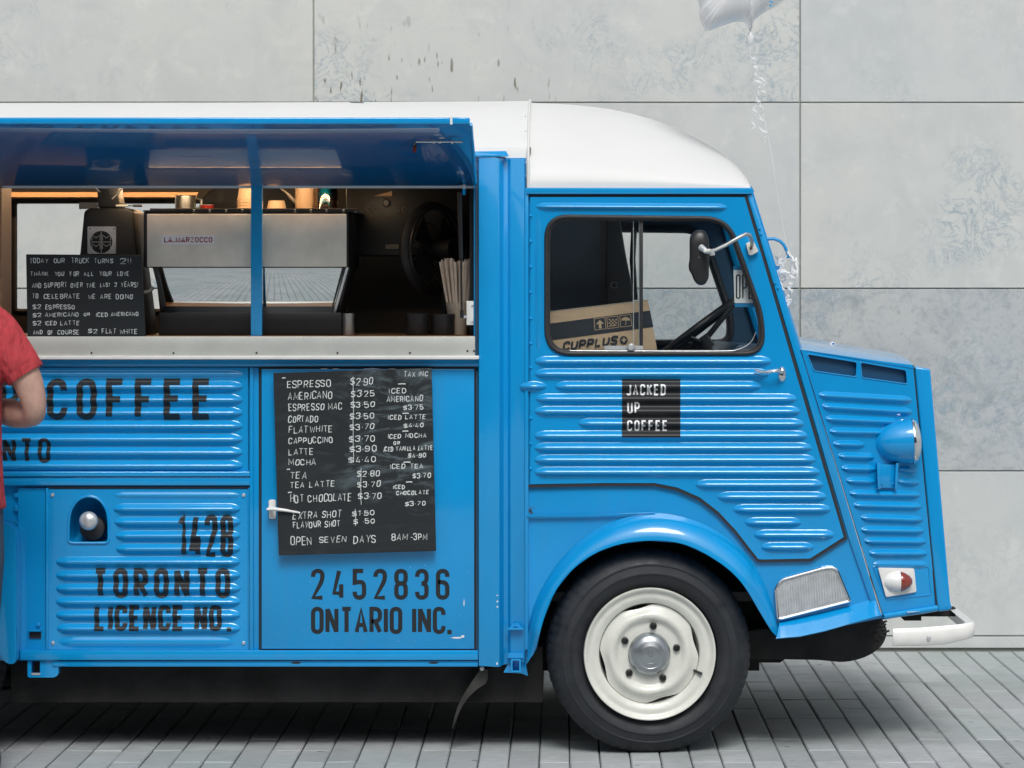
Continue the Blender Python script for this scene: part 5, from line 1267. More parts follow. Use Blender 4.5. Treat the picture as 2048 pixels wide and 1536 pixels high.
# --- price board on the side door
pb = empty('menu_chalkboard', W(708, 925, -.03), 'large framed-less menu chalkboard of coffee prices leaning on the blue side door', 'chalkboard')
pb['label'] = 'large unframed menu chalkboard listing coffee prices, hung on the flat blue side door'
bq = [(546.5, 746), (863, 736.5), (872, 1102), (557.5, 1111)]
MB().sheet(bq, (), -.042, .014).build('board', 'board', pb, bevel=.0012, seg=1)
rk = random.Random(21)
def SX(a): return 530 + a/5.689
def SY(a): return 730 + a/5.689
price = [('ESPRESSO',250,750,177,262),('$2.90',970,1225,150,235),('AMERICANO',255,765,312,402),('$3.25',975,1245,292,368),('ESPRESSO MAC',262,875,447,530),('$3.50',970,1245,422,492),
 ('CORTADO',262,600,582,660),('$3.50',965,1240,552,622),('FLATWHITE',265,770,700,780),('$3.70',965,1240,668,742),('CAPPUCCINO',262,775,828,902),('$3.70',955,1250,808,880),
 ('LATTE',268,555,950,1028),('$3.90',960,1265,922,995),('MOCHA',270,580,1070,1146),('$4.40',955,1260,1042,1115),('TAX INC',1575,1850,74,138),
 ('ICED',1410,1605,262,325),('AMERICANO',1385,1795,355,428),('$3.75',1575,1805,457,515),('ICED LATTE',1395,1830,572,628),('$4.40',1580,1805,662,718),('ICED MOCHA',1395,1835,787,842),
 ('OR',1460,1530,867,912),('ICED VANILLA LATTE',1345,1910,932,988),('$4.90',1625,1830,1002,1058),
 ('ICED TEA',1420,1805,1131,1188),('$3.70',1675,1885,1233,1293),('ICED',1455,1590,1366,1415),('CHOCOLATE',1490,1865,1434,1486),('$3.70',1590,1825,1553,1610),
 ('TEA',280,470,1216,1300),('$2.80',1045,1305,1206,1276),('TEA LATTE',280,795,1326,1400),('$3.70',1045,1310,1326,1396),('HOT CHOCOLATE',285,985,1478,1570),('$3.70',1060,1330,1462,1534),
 ('EXTRA SHOT',315,870,1672,1755),('$1.50',990,1245,1656,1722),('FLAVOUR SHOT',315,855,1783,1860),('$ .50',1005,1250,1752,1812),
 ('OPEN',290,530,1955,2055),('SEVEN',615,920,1950,2025),('DAYS',1010,1260,1940,2030),('8AM',1435,1620,1925,2003),('-3PM',1650,1850,1918,1995)]
for t, x0, x1, y0, y1 in price:
    t = t.replace('.', '·'); it = []; big = (y1 - y0) > 66
    text2d(it, t, SX(x0), SX(x1), SY(y0), SY(y1), 1.75 if big else 1.7, gap=.34, slope=-.035, jit=1.0, taper=True, rnd=rk, rad=6, slant=rk.uniform(-.02, .10))
    text_obj(it, 'chalk_lettering', 'chalk', pb, -.042, None, lift=.0007)
for x0, x1, y in ((195,235,147),(1515,1600,215),(1565,1635,550),(1565,1630,752),(1575,1655,1105),(1605,1675,1331),(248,285,1187),(262,305,1450)):
    text_obj([ribbon2d([Vector((SX(x0), SY(y) + .3)), Vector((SX((x0+x1)/2), SY(y) - .4)), Vector((SX(x1), SY(y)))], False, 2.2)], 'chalk_dash', 'chalk', pb, -.042, None, lift=.0008)
for x, y0, y1 in ((1005, 140, 1110), (1092, 1175, 1590), (1030, 1640, 1830)):
    pts = [Vector((SX(x) + rk.uniform(-.8, .8), SY(y0 + (y1 - y0)*k/12))) for k in range(13)]
    text_obj([ribbon2d(pts, False, 1.0)], 'chalk_line', 'chalk', pb, -.042, None, lift=.0006)
# --- small board on the counter
sbd = empty('counter_chalkboard', W(170, 676, -.02), 'small black chalkboard propped on the counter announcing the truck turning two', 'chalkboard')
MB().sheet([(52, 508.5), (283.5, 510), (291, 676), (55, 676)], (), -.030, .012).build('board', 'board2', sbd, bevel=.001, seg=1)
def TX(a): return 40 + a/7.877
def TY(a): return 500 + a/7.877
small = [('TODAY',150,440,130,212),('OUR',530,705,132,210),('TRUCK',810,1090,125,212),('TURNS',1170,1465,135,212),('2!!',1580,1745,130,218),
 ('THANK',165,450,338,412),('YOU',545,695,338,412),('FOR',790,935,338,415),('ALL',1005,1160,338,412),('YOUR',1255,1445,338,412),('LOVE',1535,1720,338,412),
 ('AND',190,340,515,600),('SUPPORT',385,740,512,595),('OVER',795,985,515,592),('THE',1040,1195,520,595),('LAST',1260,1430,520,585),('2',1490,1535,515,585),('YEARS!',1590,1860,505,590),
 ('TO',195,285,690,765),('CELEBRATE',370,945,690,770),('WE',1070,1190,695,775),('ARE',1260,1445,695,775),('DOING',1510,1775,695,775),
 ('$2',200,330,862,935),('ESPRESSO',395,860,862,938),('$2',200,340,990,1060),('AMERICANO',390,925,985,1055),('OR',1005,1105,985,1040),('ICED',1200,1385,985,1055),('AMERICANO',1425,1865,978,1045),
 ('$2',200,335,1122,1195),('ICED',400,575,1120,1190),('LATTE',640,940,1118,1190),('AND',205,355,1265,1335),('OF',435,520,1262,1335),('COURSE',590,935,1258,1332),('$2',1070,1220,1240,1315),('FLAT',1290,1510,1238,1322),('WHITE',1565,1855,1240,1322)]
for t, x0, x1, y0, y1 in small:
    it = []; text2d(it, t, TX(x0), TX(x1), TY(y0), TY(y1), 1.35, gap=.34, slope=-.01, jit=.9, taper=True, rnd=rk, rad=3.5)
    text_obj(it, 'chalk_lettering', 'chalk', sbd, -.030, None, lift=.0006)

# --- espresso machine
kM = (D + .12)/F
def Q(px, py, y): return W(px, py, y)
em = empty('espresso_machine', W(500, 672, .35), 'wide espresso machine with grey upper panel and mirrored lower panel on the counter', 'espresso machine')
ym = .065; yb_ = .58
a, b = W(287, 0, ym).x, W(697, 0, ym).x; zt = W(0, 424, ym).z; zm = W(0, 535, ym).z; z1 = W(0, 625, ym).z
MB().box((a, ym, zm), (b, yb_, zt)).build('upper_body', 'darkplastic', em, bevel=.003)
MB().sheet([(294, 428), (693, 428), (693, 533.5), (294, 533.5)], (), ym - .012, .010).build('front_panel', 'machine_panel', em, bevel=.002)
# mirrored panel leaning back towards its foot
def mp(px, py, t): return W(px, py, ym + .01 + .038*t)
v = [mp(308, 535, 0), mp(690, 535, 0), mp(665, 626, 1), mp(330, 626, 1)]
mb = MB().add(v + [p + Vector((0, .02, 0)) for p in v], [(0,1,2,3), (4,7,6,5), (0,4,5,1), (1,5,6,2), (2,6,7,3), (3,7,4,0)])
mb.build('mirror_panel', 'mirror_steel', em, bevel=.0015)
for s_, pts in (('l', [(305, 535, 314, 535, 336, 626, 328, 626)]), ('r', [(686, 535, 689, 535, 663, 626, 660, 626)]), ('r2', [(692, 535, 697, 535, 671, 626, 666, 626)])):
    x0, y0, x1, y1, x2, y2, x3, y3 = pts[0]
    v = [W(x0, y0, ym - .002), W(x1, y1, ym - .002), W(x2, y2, ym + .05), W(x3, y3, ym + .05)]
    MB().add(v + [p + Vector((0, .02, 0)) for p in v], [(0,1,2,3), (4,7,6,5), (0,4,5,1), (1,5,6,2), (2,6,7,3), (3,7,4,0)]).build('side_strut', 'darkplastic' if s_ != 'r2' else 'alu', em)
v = [W(310, 535, ym + .03), W(700, 535, ym + .03), W(675, 640, ym + .09), W(322, 640, ym + .09)]
MB().add(v + [p + Vector((0, .3, 0)) for p in v], [(0,1,2,3), (4,7,6,5), (0,4,5,1), (1,5,6,2), (2,6,7,3), (3,7,4,0)]).build('lower_body', 'darkplastic', em)
MB().box((W(318, 0, ym + .03).x, ym + .02, zc + .001), (W(683, 0, ym + .03).x, .56, z1)).build('drip_base', 'darkplastic', em, bevel=.004)
bd = MB().sheet(rounded([(323, 470.5), (430, 470.5), (430, 488.5), (323, 488.5)], 3, 3), (), ym - .016, .004).build('name_badge', 'badge', em)
it = []; text2d(it, 'LA MARZOCCO', 328, 425, 474, 485, 2.0, gap=.30); it.append(ribbon2d([Vector((328, 483.7)), Vector((372, 483.7))], False, 1.3))
text_obj(it, 'badge_lettering', 'badge_red', bd, ym - .016, None, lift=.0006)
MB().box((a, ym - .006, zt + .001), (b + .02, yb_, zt + .006)).build('cup_tray', 'darkplastic', em)
mb = MB().tube([W(300, 418.5, ym - .0), W(712, 418.5, ym - .0)], .003, 8); mb.build('tray_rail', 'darkplastic', em, smooth=True)
for px in (388, 420, 452, 485, 590, 622, 653, 687):
    MB().lathe([(0, .003), (.0035, .002), (.005, -.001), (0, -.002)], W(px, 421.5, ym - .004), 'y', 10).build('rail_stud', 'cream', em, smooth=True)
MB().tube([W(694, 419, ym + .03), W(712, 424, ym + .05)], .003, 8).build('steam_lever', 'alu', em, smooth=True)
ztop = zt + .006
# --- grinder
gr = empty('coffee_grinder', W(215, 672, .3), 'tall black coffee grinder with square silver plate behind the small chalkboard', 'coffee grinder')
def gq(px, py): return W(px, py, .2)
def tapered(name, rowsd, m, parent, y0, y1, bev=.006):
    rv = []
    for (xl, xr_, py) in rowsd:
        A_ = W(xl, py, y0); B_ = W(xr_, py, y0); rv.append([A_, B_, Vector((B_.x, y1, B_.z)), Vector((A_.x, y1, A_.z))])
    mb = MB().loft(rv, close=True); n = len(mb.v); mb.f += [[0, 1, 2, 3], [n-4, n-1, n-2, n-3]]
    return mb.build(name, m, parent, bevel=bev, seg=3)
tapered('grinder_body', [(180, 258, 416), (168, 266, 422), (160, 274, 505), (138, 292, 640), (136, 294, 671)], 'darkplastic', gr, .16, .42, .008)
tapered('grinder_neck', [(193, 232, 366), (196, 240, 416)], 'darkplastic', gr, .20, .34, .006)
MB().lathe([(.03, 0), (.035, .01), (.085, .10), (.095, .18), (0, .18)], W(216, 372, .28), 'z', 32).build('bean_hopper', 'darkplastic', gr, smooth=True, angle=50)
MB().tube([W(188, 372, .2), W(200, 384, .2)], .0025, 6).build('hopper_rim', 'alu', gr); MB().tube([W(249, 372, .2), W(238, 384, .2), W(224, 398, .2)], .0025, 6).build('hopper_rim', 'alu', gr)
MB().tube([W(232, 411.5, .18), W(256, 411.5, .18)], .0045, 10).build('dosing_rod', 'cream', gr, smooth=True); MB().tube([W(256, 411.5, .18), W(268, 411.5, .18)], .0016, 8).tube([W(266, 411.5, .18), W(284, 411.5, .18)], .0045, 10).build('dosing_knob', 'darkplastic', gr, smooth=True)
gp = MB().sheet(rounded([(175, 453), (231.5, 453), (231.5, 507.5), (175, 507.5)], 2, 2), (), .150, .008).build('name_plate', 'alu', gr)
MB().lathe([(0, -.001), (.0375, -.001), (.0375, 0)], W(202.5, 484, .150), 'y', 40).build('round_mark', 'sign_black', gp)
for px in (180, 228): MB().lathe([(0, -.002), (.002, -.0015), (.0026, 0)], W(px, 457, .150), 'y', 10).build('plate_rivet', 'seam', gp)
it = [ribbon2d([Vector((202.5, 463)), Vector((202.5, 505))], False, 1.0), ribbon2d([Vector((182, 484)), Vector((223, 484))], False, 1.0)]
for cx in (192, 213):
    for y0, y1 in ((470, 481), (487, 498)):
        it.append(ribbon2d([Vector((cx - 8, y1)), Vector((cx - 8, y0)), Vector((cx, y0 + 6)), Vector((cx + 8, y0)), Vector((cx + 8, y1))], False, 1.1))
text_obj(it, 'plate_print', 'alu', gp, .149, None, lift=.0004)
for k, py in enumerate((560, 590, 603)):
    pass
MB().tube([W(288, 585, .2), W(300, 582, .2), W(307, 574, .2)], .006, 8).build('portafilter_fork', 'alu', gr, smooth=True)
# --- cups on the machine
def cup(name, px, py, r_top, r_bot, h, y, m, label, n=1, pitch=.010, clear=False, group=None, cat='paper cups'):
    base_ = W(px, py, y); base_.z = ztop + .0005
    e = empty(name, base_, label, cat, group)
    for k in range(n):
        z = base_.z + k*pitch
        # cup upside down: wide rim below
        if k == n-1 or clear:
            MB().lathe([(r_bot + .0016, z - base_.z), (r_bot + .0016, z - base_.z + .003), (r_bot, z - base_.z + .003), (r_top, z - base_.z + h), (r_top*.95, z - base_.z + h), (r_top*.93, z - base_.z + h - .003), (0, z - base_.z + h - .003)], (base_.x, base_.y, base_.z), 'z', 32).build('cup', m, e, smooth=True, angle=40)
        else:
            dr_ = (r_bot - r_top)/h*pitch
            MB().lathe([(r_bot + .0018, z - base_.z), (r_bot + .0018, z - base_.z + .003), (r_bot - .0005, z - base_.z + .003), (r_bot - dr_*.6, z - base_.z + pitch - .0008)], (base_.x, base_.y, base_.z), 'z', 32).build('cup', m, e, smooth=True, angle=40)
    return e
cup('paper_cup_stack', 500, 0, .029, .043, .088, .22, 'cup', 'stack of brown paper cups on the machine, left, crossing behind the blue post', n=5, pitch=.0095)
cup('paper_cup', 553, 0, .027, .0345, .036, .22, 'cup', 'single short brown paper cup standing upside down right of the blue post', n=1, cat='paper cup')
cup('cup_lid_stack', 610, 0, .030, .0315, .05, .24, 'cup', 'tall stack of pale ribbed cup lids between the short cup and the clear cups', n=18, pitch=.0058, cat='cup lids')
cup('clear_cup_stack', 652, 0, .026, .041, .105, .23, 'clearcup', 'stack of clear plastic cups glowing warm at the right end of the machine', n=9, pitch=.0075, clear=True, cat='plastic cups')
pt = empty('steel_pot', W(371, 0, .4), 'small dull steel pot at the left end of the machine top', 'pot'); WL[pt.name] = Vector(pt.location)
pz = Vector((W(371, 0, .40).x, .40, ztop)); MB().lathe([(0, .001), (.034, .001), (.036, .01), (.036, .058), (.038, .060), (.034, .060), (.033, .01), (0, .008)], pz, 'z', 32).build('pot_body', 'steel', pt, smooth=True, angle=40)
MB().tube([pz + Vector((.036, 0, .05)), pz + Vector((.055, 0, .045)), pz + Vector((.055, 0, .02)), pz + Vector((.037, 0, .015))], .004, 8).build('pot_handle', 'steel', pt, smooth=True)
rg = empty('red_glass_dish', W(415, 0, .25), 'small red glass dish beside the steel pot on the machine', 'dish')
pz = Vector((W(415, 0, .25).x, .25, ztop)); MB().lathe([(0, .001), (.015, .001), (.022, .012), (.024, .022), (.022, .022), (.013, .004), (0, .004)], pz, 'z', 28).build('dish_bowl', 'red', rg, smooth=True, angle=40)
MB().lathe([(.0235, .0218), (.0245, .024), (.0225, .024), (.0215, .0218)], pz, 'z', 28).build('dish_rim', 'alu', rg, smooth=True)
# --- dark rounded hood behind the cups
hd = empty('rounded_black_cover', W(492, 420, .9), 'large black rounded cover behind the cups on the espresso machine', 'machine cover')
hp_ = rounded([(393, 440), (397, 412), (413, 385), (440, 366), (540, 366), (568, 384), (590, 414), (596, 440)], [2, 20, 22, 18, 18, 22, 20, 2], 5)
MB().sheet(hp_, (), .62, .3).build('cover', 'rubber', hd, bevel=.02, seg=3)
MB().sheet([(380, 440), (610, 440), (610, 690), (380, 690)], (), .63, .28).build('cabinet', 'rubber', hd)
# --- black equipment at the right
eq = empty('black_oven', W(800, 510, .6), 'black oven unit with round knobs hanging at the right of the hatch', 'oven')
MB().sheet([(692, 366), (940, 366), (940, 511), (692, 511)], (), .55, .38).build('casing', 'darkplastic', eq, bevel=.004)
for px in (737, 750, 795.5, 808.5):
    p = W(px, 419, .545); pts = [p + Vector((.0085*math.cos(a)*.8, 0, .0085*math.sin(a))) for a in [R(30) + 2*PI*q/16*300/360 for q in range(17)]]
    MB().tube(pts, .0018, 6).build('switch_ring', 'grey_arm', eq, smooth=True)
MB().lathe([(0, -.02), (.010, -.018), (.015, -.004), (.016, 0), (0, 0)], W(772.5, 406, .545), 'y', 24).build('knob', 'greyboard', eq, smooth=True, angle=40)
MB().sheet([(771, 489), (797, 489), (797, 497.5), (771, 497.5)], (), .540, .012).build('maker_plate', 'greyboard', eq)
MB().add([W(748, 392, .54), W(784, 382, .54), W(784, 392.5, .54), W(748, 392, .545), W(784, 382, .545), W(784, 392.5, .545)], [(0,1,2), (3,5,4), (0,3,4,1), (1,4,5,2), (2,5,3,0)]).build('folded_corner', 'ledge_wood', eq)
# --- fan
fn_ = empty('desk_fan', W(865, 590, .35), 'black round desk fan with wire guard standing turned sideways by the straws', 'fan')
fc = W(868, 498, .40); ex = Vector((.62, .78, 0)).normalized(); ez = Vector((0, 0, 1)); ea = ex.cross(ez)
def ringp(r, off, n=48): return [fc + ex*r*math.cos(2*PI*q/n) + ez*r*math.sin(2*PI*q/n) + ea*off for q in range(n)]
for off in (-.022, .022):
    p = ringp(.148, off); MB().tube(p + p[:2], .006, 8, caps=False).build('guard_ring', 'darkplastic', fn_, smooth=True)
p = ringp(.150, 0); MB().tube(p + p[:2], .018, 10, caps=False, flat=.5).build('guard_band', 'rubber', fn_, smooth=True)
for r_ in (.04, .09): 
    p = ringp(r_, .03*(-1)); MB().tube(p + p[:2], .0018, 6, caps=False).build('guard_wire', 'darkplastic', fn_, smooth=True)
wire0 = None
for k in range(36):
    a = 2*PI*k/36; d_ = ex*math.cos(a) + ez*math.sin(a)
    MB().tube([fc + d_*.03 - ea*.045, fc + d_*.09 - ea*.042, fc + d_*.147 - ea*.015], .0015, 5).build('guard_wire', 'grey_arm' if k in (15, 16, 17) else 'darkplastic', fn_)
for k in range(4):
    a = 2*PI*k/4 + .4; d1 = ex*math.cos(a) + ez*math.sin(a); d2 = ex*math.cos(a + .9) + ez*math.sin(a + .9)
    v = [fc + d1*.02 + ea*.0, fc + d1*.12 - ea*.010, fc + d2*.12 + ea*.014, fc + d2*.02 + ea*.005]
    MB().add(v + [q + ea*.003 for q in v], [(0,1,2,3), (4,7,6,5), (0,4,5,1), (1,5,6,2), (2,6,7,3), (3,7,4,0)]).build('blade', 'darkplastic', fn_)
MB().tube([fc - ea*.03, fc + ea*.09], .032, 20).build('motor', 'darkplastic', fn_, smooth=True, angle=40)
MB().tube([fc + ea*.05 - ez*.02, Vector((fc.x + ea.x*.05, fc.y + ea.y*.05, zc + .01))], .012, 10).lathe([(0, 0), (.07, 0), (.065, .012), (0, .018)], Vector((fc.x + ea.x*.05, min(.52, fc.y + ea.y*.05), zc)), 'z', 28).build('fan_stand', 'darkplastic', fn_, smooth=True, angle=40)
# --- straw cup
sw_ = empty('straw_cup', Vector((W(917, 0, .16).x, .16, zc)), 'pale paper cup crammed with wrapped straws behind the gas strut', 'straw cup')
cb_ = Vector((W(917, 0, .16).x, .16, zc)); hcup = W(0, 606, .16).z - zc
MB().lathe([(0, .001), (.027, .001), (.029, .003), (.043, hcup), (.0445, hcup + .002), (.041, hcup), (.028, .006), (0, .006)], cb_, 'z', 32).build('cup', 'papercup', sw_, smooth=True, angle=40)
rz = random.Random(4); tops = W(0, 520, .16).z
for k in range(44):
    a = rz.uniform(0, 2*PI); rr0 = .022*math.sqrt(rz.random()); rr1 = rr0/.022*.066
    p0 = cb_ + Vector((rr0*math.cos(a), rr0*math.sin(a), .01)); p1 = Vector((cb_.x - .003 + rr1*math.cos(a), cb_.y + rr1*math.sin(a), tops + rz.uniform(-.008, .006)))
    MB().tube([p0, p1], .0042, 6).build('straw', 'straw', sw_, smooth=True, angle=50)
# --- tins
for px, lab, dz in ((834, 'left one of two black round tins standing under the fan', .0), (886, 'right one of two black round tins, next to the straw cup', -.002)):
    c = Vector((W(px, 0, .13).x, .13, zc)); t_ = empty('black_tin', c, lab, 'tin', 'black tins on the counter')
    MB().lathe([(0, .001), (.038, .001), (.040, .004), (.040, .062 + dz), (0, .062 + dz)], c, 'z', 36).build('tin_body', 'navy' if False else 'darkplastic', t_, smooth=True, angle=40)
    MB().lathe([(.0415, .058 + dz), (.0415, .073 + dz), (.039, .0745 + dz), (0, .0745 + dz)], c, 'z', 36).build('tin_lid', 'darkplastic', t_, smooth=True, angle=40)
# --- steel jug
c = Vector((W(696, 0, .12).x, .12, zc)); j_ = empty('steel_jug', c, 'small steel milk jug at the right foot of the espresso machine', 'jug')
MB().lathe([(0, .001), (.021, .001), (.022, .004), (.0205, .05), (.022, .074), (.020, .074), (.019, .05), (.02, .006), (0, .005)], c, 'z', 32).build('jug_body', 'steel', j_, smooth=True, angle=40)
MB().tube([c + Vector((-.02, -.002, .068)), c + Vector((-.032, -.004, .062)), c + Vector((-.033, -.004, .03)), c + Vector((-.021, -.002, .018))], .003, 8).build('jug_handle', 'steel', j_, smooth=True)

# --- cardboard box in the cab
bx = empty('cardboard_box', W(1200, 705, .3), 'printed brown cardboard cup carton tilted behind the cab door window', 'cardboard box')
a0 = W(1094, 623.5, .20); b0 = W(1296, 600, .20); ux = (b0 - a0).normalized(); uz = Vector((ux.z*-1, 0, ux.x)); L0 = (b0 - a0).length
def BX(s_, t, y=.20): return Vector((a0.x, 0, a0.z)) + Vector((ux.x, 0, ux.z))*(L0*s_) - Vector((uz.x, 0, uz.z))*t + Vector((0, y, 0))
hb = .26
cx8 = [BX(-.2, 0), BX(1, 0), BX(1.05, hb), BX(-.2, hb)]
MB().add(cx8 + [p + Vector((0, .30, 0)) for p in cx8], [(0,1,2,3), (4,7,6,5), (0,4,5,1), (1,5,6,2), (2,6,7,3), (3,7,4,0)]).build('carton', 'cardboard', bx, bevel=.002)
v = [BX(-.19, .042, .198), BX(1.008, .036, .198), BX(1.022, .092, .198), BX(-.19, .098, .198)]
MB().add(v, [(0,1,2,3)]).build('print_band', 'print', bx, recalc=False)
v = [BX(-.19, -.0008, .199), BX(1.0, -.0008, .199), BX(1.0, .0018, .199), BX(-.19, .0018, .199)]
MB().add(v, [(0,1,2,3)]).build('flap_edge', 'papercup', bx, recalc=False)
def bxpt(px, py, lift=.1965):   # a flat print lies in the face plane
    return W(px, py, lift)
def bx_flat(items, name, m):
    mb = MB()
    for k, (vs, fs) in enumerate(items): mb.add([W(v_[0], v_[1], .1968 - k*.00003) for v_ in vs], fs)
    return mb.build(name, m, bx, recalc=False)
def cA(x): return 1080 + x/5.12
def cB(y): return 420 + y/5.12
for q, (x0, y0) in enumerate(((1188, 637.5), (1213.5, 634.5), (1239.5, 631.5))):
    sq_ = [Vector((x0, y0)), Vector((x0 + 22, y0 - 2.6)), Vector((x0 + 24, y0 + 20)), Vector((x0 + 2, y0 + 22.6))]
    it = [ribbon2d(sq_, True, 1.1)]; cxx, cyy = x0 + 12, y0 + 10.5
    if q == 0:
        it.append(([Vector((cxx - 8, cyy + 0.5)), Vector((cxx - .5, cyy - 8)), Vector((cxx + 8, cyy - 1))], [(0,1,2)])); it.append(ribbon2d([Vector((cxx, cyy - 1)), Vector((cxx + .8, cyy + 9))], False, 5.5))
    elif q == 1:
        for i in range(5):
            for j in range(4):
                if (i + j) % 2 == 0: it.append(([Vector((cxx - 8 + i*3.3, cyy - 7 + j*3.3)), Vector((cxx - 8 + i*3.3 + 2.8, cyy - 7.3 + j*3.3)), Vector((cxx - 8 + i*3.3 + 2.9, cyy - 4.4 + j*3.3)), Vector((cxx - 8 + i*3.3 + .1, cyy - 4.1 + j*3.3))], [(0,1,2,3)]))
        it.append(ribbon2d([Vector((cxx - 8, cyy + 7.5)), Vector((cxx + 8.5, cyy + 5.6))], False, 1.3))
    else:
        it.append(([Vector((cxx + 9*math.cos(PI*k/8), cyy - 1 - 7*math.sin(PI*k/8))) for k in range(9)], [tuple(range(9))])); it.append(ribbon2d([Vector((cxx, cyy - 2)), Vector((cxx + .6, cyy + 6)), Vector((cxx - 2, cyy + 7))], False, 1.1))
    bx_flat(it, 'handling_mark', 'cardboard')
it = []; text2d(it, 'CUPPLUS', 1124, 1234, 683.5, 702, 4.2, gap=.18, slope=-.115, slant=.18)
ob = bx_flat(it, 'box_lettering', 'print')
it = [([Vector((1247.5 + 8*math.cos(2*PI*k/20), 680 + 8*math.sin(2*PI*k/20))) for k in range(20)], [tuple(range(20))])]; bx_flat(it, 'round_emblem', 'print')
MB().add([W(a_, b_, .1955) for a_, b_ in ((1246, 675.5), (1249, 675), (1249.6, 685), (1246.6, 685.4))], [(0,1,2,3)]).add([W(a_, b_, .1954) for a_, b_ in ((1243, 679.2), (1252.3, 678), (1252.5, 680.8), (1243.2, 682))], [(0,1,2,3)]).build('emblem_cross', 'cardboard', bx, recalc=False)
it = []; text2d(it, 'ENTERPRISES', 1189, 1262, 697.5, 702.5, .8, gap=.3, slope=-.05); bx_flat(it, 'small_print', 'print')

# --- OPEN sign behind the windscreen
os_ = empty('open_sign', W(1500, 572, .12), 'small white and blue OPEN sign hanging inside the windscreen', 'sign')
MB().sheet([(1466.5, 532), (1560, 532), (1562, 614), (1469.5, 614)], (), .034, .003).build('sign_card', 'sign_blue', os_)
MB().sheet([(1467, 540), (1560, 540), (1562, 606), (1469, 606)], (), .032, .0015).build('sign_face', 'letter_white', os_)
it = []; text2d(it, 'OPEN', 1471.5, 1519, 548.5, 598, 2.9, gap=.5); text_obj(it, 'sign_word', 'letter_black', os_, .032, None, lift=.0006)
MB().tube([W(1481, 532, .035), W(1483, 521, .04)], .0012, 6).build('hanging_string', 'darkplastic', os_)

# --- foil balloon with curling ribbons, tied to the blue rod
bn = empty('foil_balloon', W(1500, 66, .05), 'white foil balloon on curled ribbon tied to the blue rod ahead of the windscreen', 'balloon')
yb0 = .05
bo = smooth_path([(1398.5, 32), (1404, 48), (1411, 61), (1424, 60), (1445, 52), (1470, 44), (1492, 46), (1498, 57), (1503, 57), (1508, 42), (1530, 24), (1556, 12), (1590, -18), (1622, -70), (1630, -140), (1600, -200), (1550, -215), (1510, -180), (1480, -200), (1430, -205), (1392, -160), (1380, -90), (1385, -30), (1398.5, 8), (1398.5, 32)], 4)[:-1]
cxb = Vector((1500, -70)); rowsv = []
for side in (-1,):
    for t, y in ((1.0, 0), (.97, .035), (.90, .070), (.78, .100), (.6, .125), (.38, .142), (.15, .150), (.01, .151)):
        row = []
        for i, p in enumerate(bo):
            ang = i*1.7; wr = .004*math.sin(i*2.3)*(t if t < .99 else 0)*max(0, t - .5)*2
            q = cxb + (Vector(p) - cxb)*t; v_ = W(q[0], q[1], yb0); v_.y = yb0 - y*.62 + wr; row.append(v_)
        rowsv.append(row)
back = [[Vector((v.x, 2*yb0 - v.y, v.z)) for v in r] for r in rowsv]
MB().loft(rowsv, close=True).loft(back, close=True).build('balloon_skin', 'foil2', bn, smooth=True, angle=70)
MB().loft([[W(1500.5 + r*math.cos(2*PI*k/12), y, yb0) + Vector((0, r*math.sin(2*PI*k/12)*.0017*.6, 0)) for k in range(12)] for y, r in ((52, 5), (58, 3), (63, 1.8), (66, 4), (72, 7.5), (79, 7), (86, 5.5), (90, 2))], close=True).build('balloon_neck', 'foil', bn, smooth=True, angle=70)
rz = random.Random(17)
def curl(x0, y0, x1, y1, turns, amp0, amp1, wd, y_=.05, name='curled_ribbon', n=14, dx=0):
    N_ = int(turns*n); a_, b_ = W(x0, y0, y_), W(x1, y1, y_); rv = []
    ph = rz.uniform(0, 6)
    for k in range(N_ + 1):
        t = k/N_; amp = (amp0 + (amp1 - amp0)*t)/600*(.65 + .5*math.sin(t*9 + ph)); ang = 2*PI*turns*t + ph
        c = a_*(1 - t) + b_*t + Vector((math.sin(t*7 + ph)*.004 + dx/600*math.sin(PI*t), 0, 0))
        o_ = Vector((math.cos(ang), math.sin(ang), math.sin(ang*2 + ph)*.25))*amp
        p = c + o_; wv = Vector((.15, 0, 1)).normalized()*wd*.5
        rv.append([p - wv, p + wv])
    MB().loft(rv).build(name, 'ribbon', bn, smooth=True, angle=180, recalc=False)
curl(1501, 92, 1513, 150, 3, 3, 7, .0065); curl(1512, 146, 1520, 205, 3, 8, 8, .0075); curl(1514, 205, 1509, 262, 2.6, 8, 8, .007, dx=-5); curl(1519, 200, 1530, 284, 3.4, 6, 9, .0072)
curl(1514, 130, 1524, 240, 4, 5, 8, .006, dx=8)
MB().tube([W(1520, 200, .05), W(1534, 260, .05), W(1545, 320, .05), W(1555, 390, .05), W(1566, 450, .05), W(1575, 505, .05)], .0008, 5).build('balloon_string', 'ribbon', bn)
# tangle round the rod
for k in range(7):
    x0 = 1574 + rz.uniform(-3, 5); y0 = 497 + rz.uniform(0, 22); lx = rz.uniform(-24, 16); ly = rz.uniform(30, 95)
    curl(x0, y0, x0 + lx*.5, y0 + ly, rz.uniform(1.6, 3), 5, 11, .0075, y_=.04 - k*.003, name='tangled_ribbon', dx=lx*.7)
for k, (x0, y0, x1, y1, dx) in enumerate(((1575, 498, 1556, 522, -9), (1556, 520, 1580, 500, -16), (1578, 506, 1592, 560, 8), (1592, 515, 1588, 575, 4), (1560, 540, 1584, 552, 6))):
    rv = []
    for q in range(17):
        t = q/16; p = W(x0, y0, .03)*(1 - t) + W(x1, y1, .03)*t + Vector((dx/600*math.sin(PI*t), -.02*math.sin(PI*t), 0)); rv.append([p - Vector((.0022, 0, .0012)), p + Vector((.0022, 0, .0012))])
    MB().loft(rv).build('ribbon_loop', 'ribbon', bn, recalc=False)
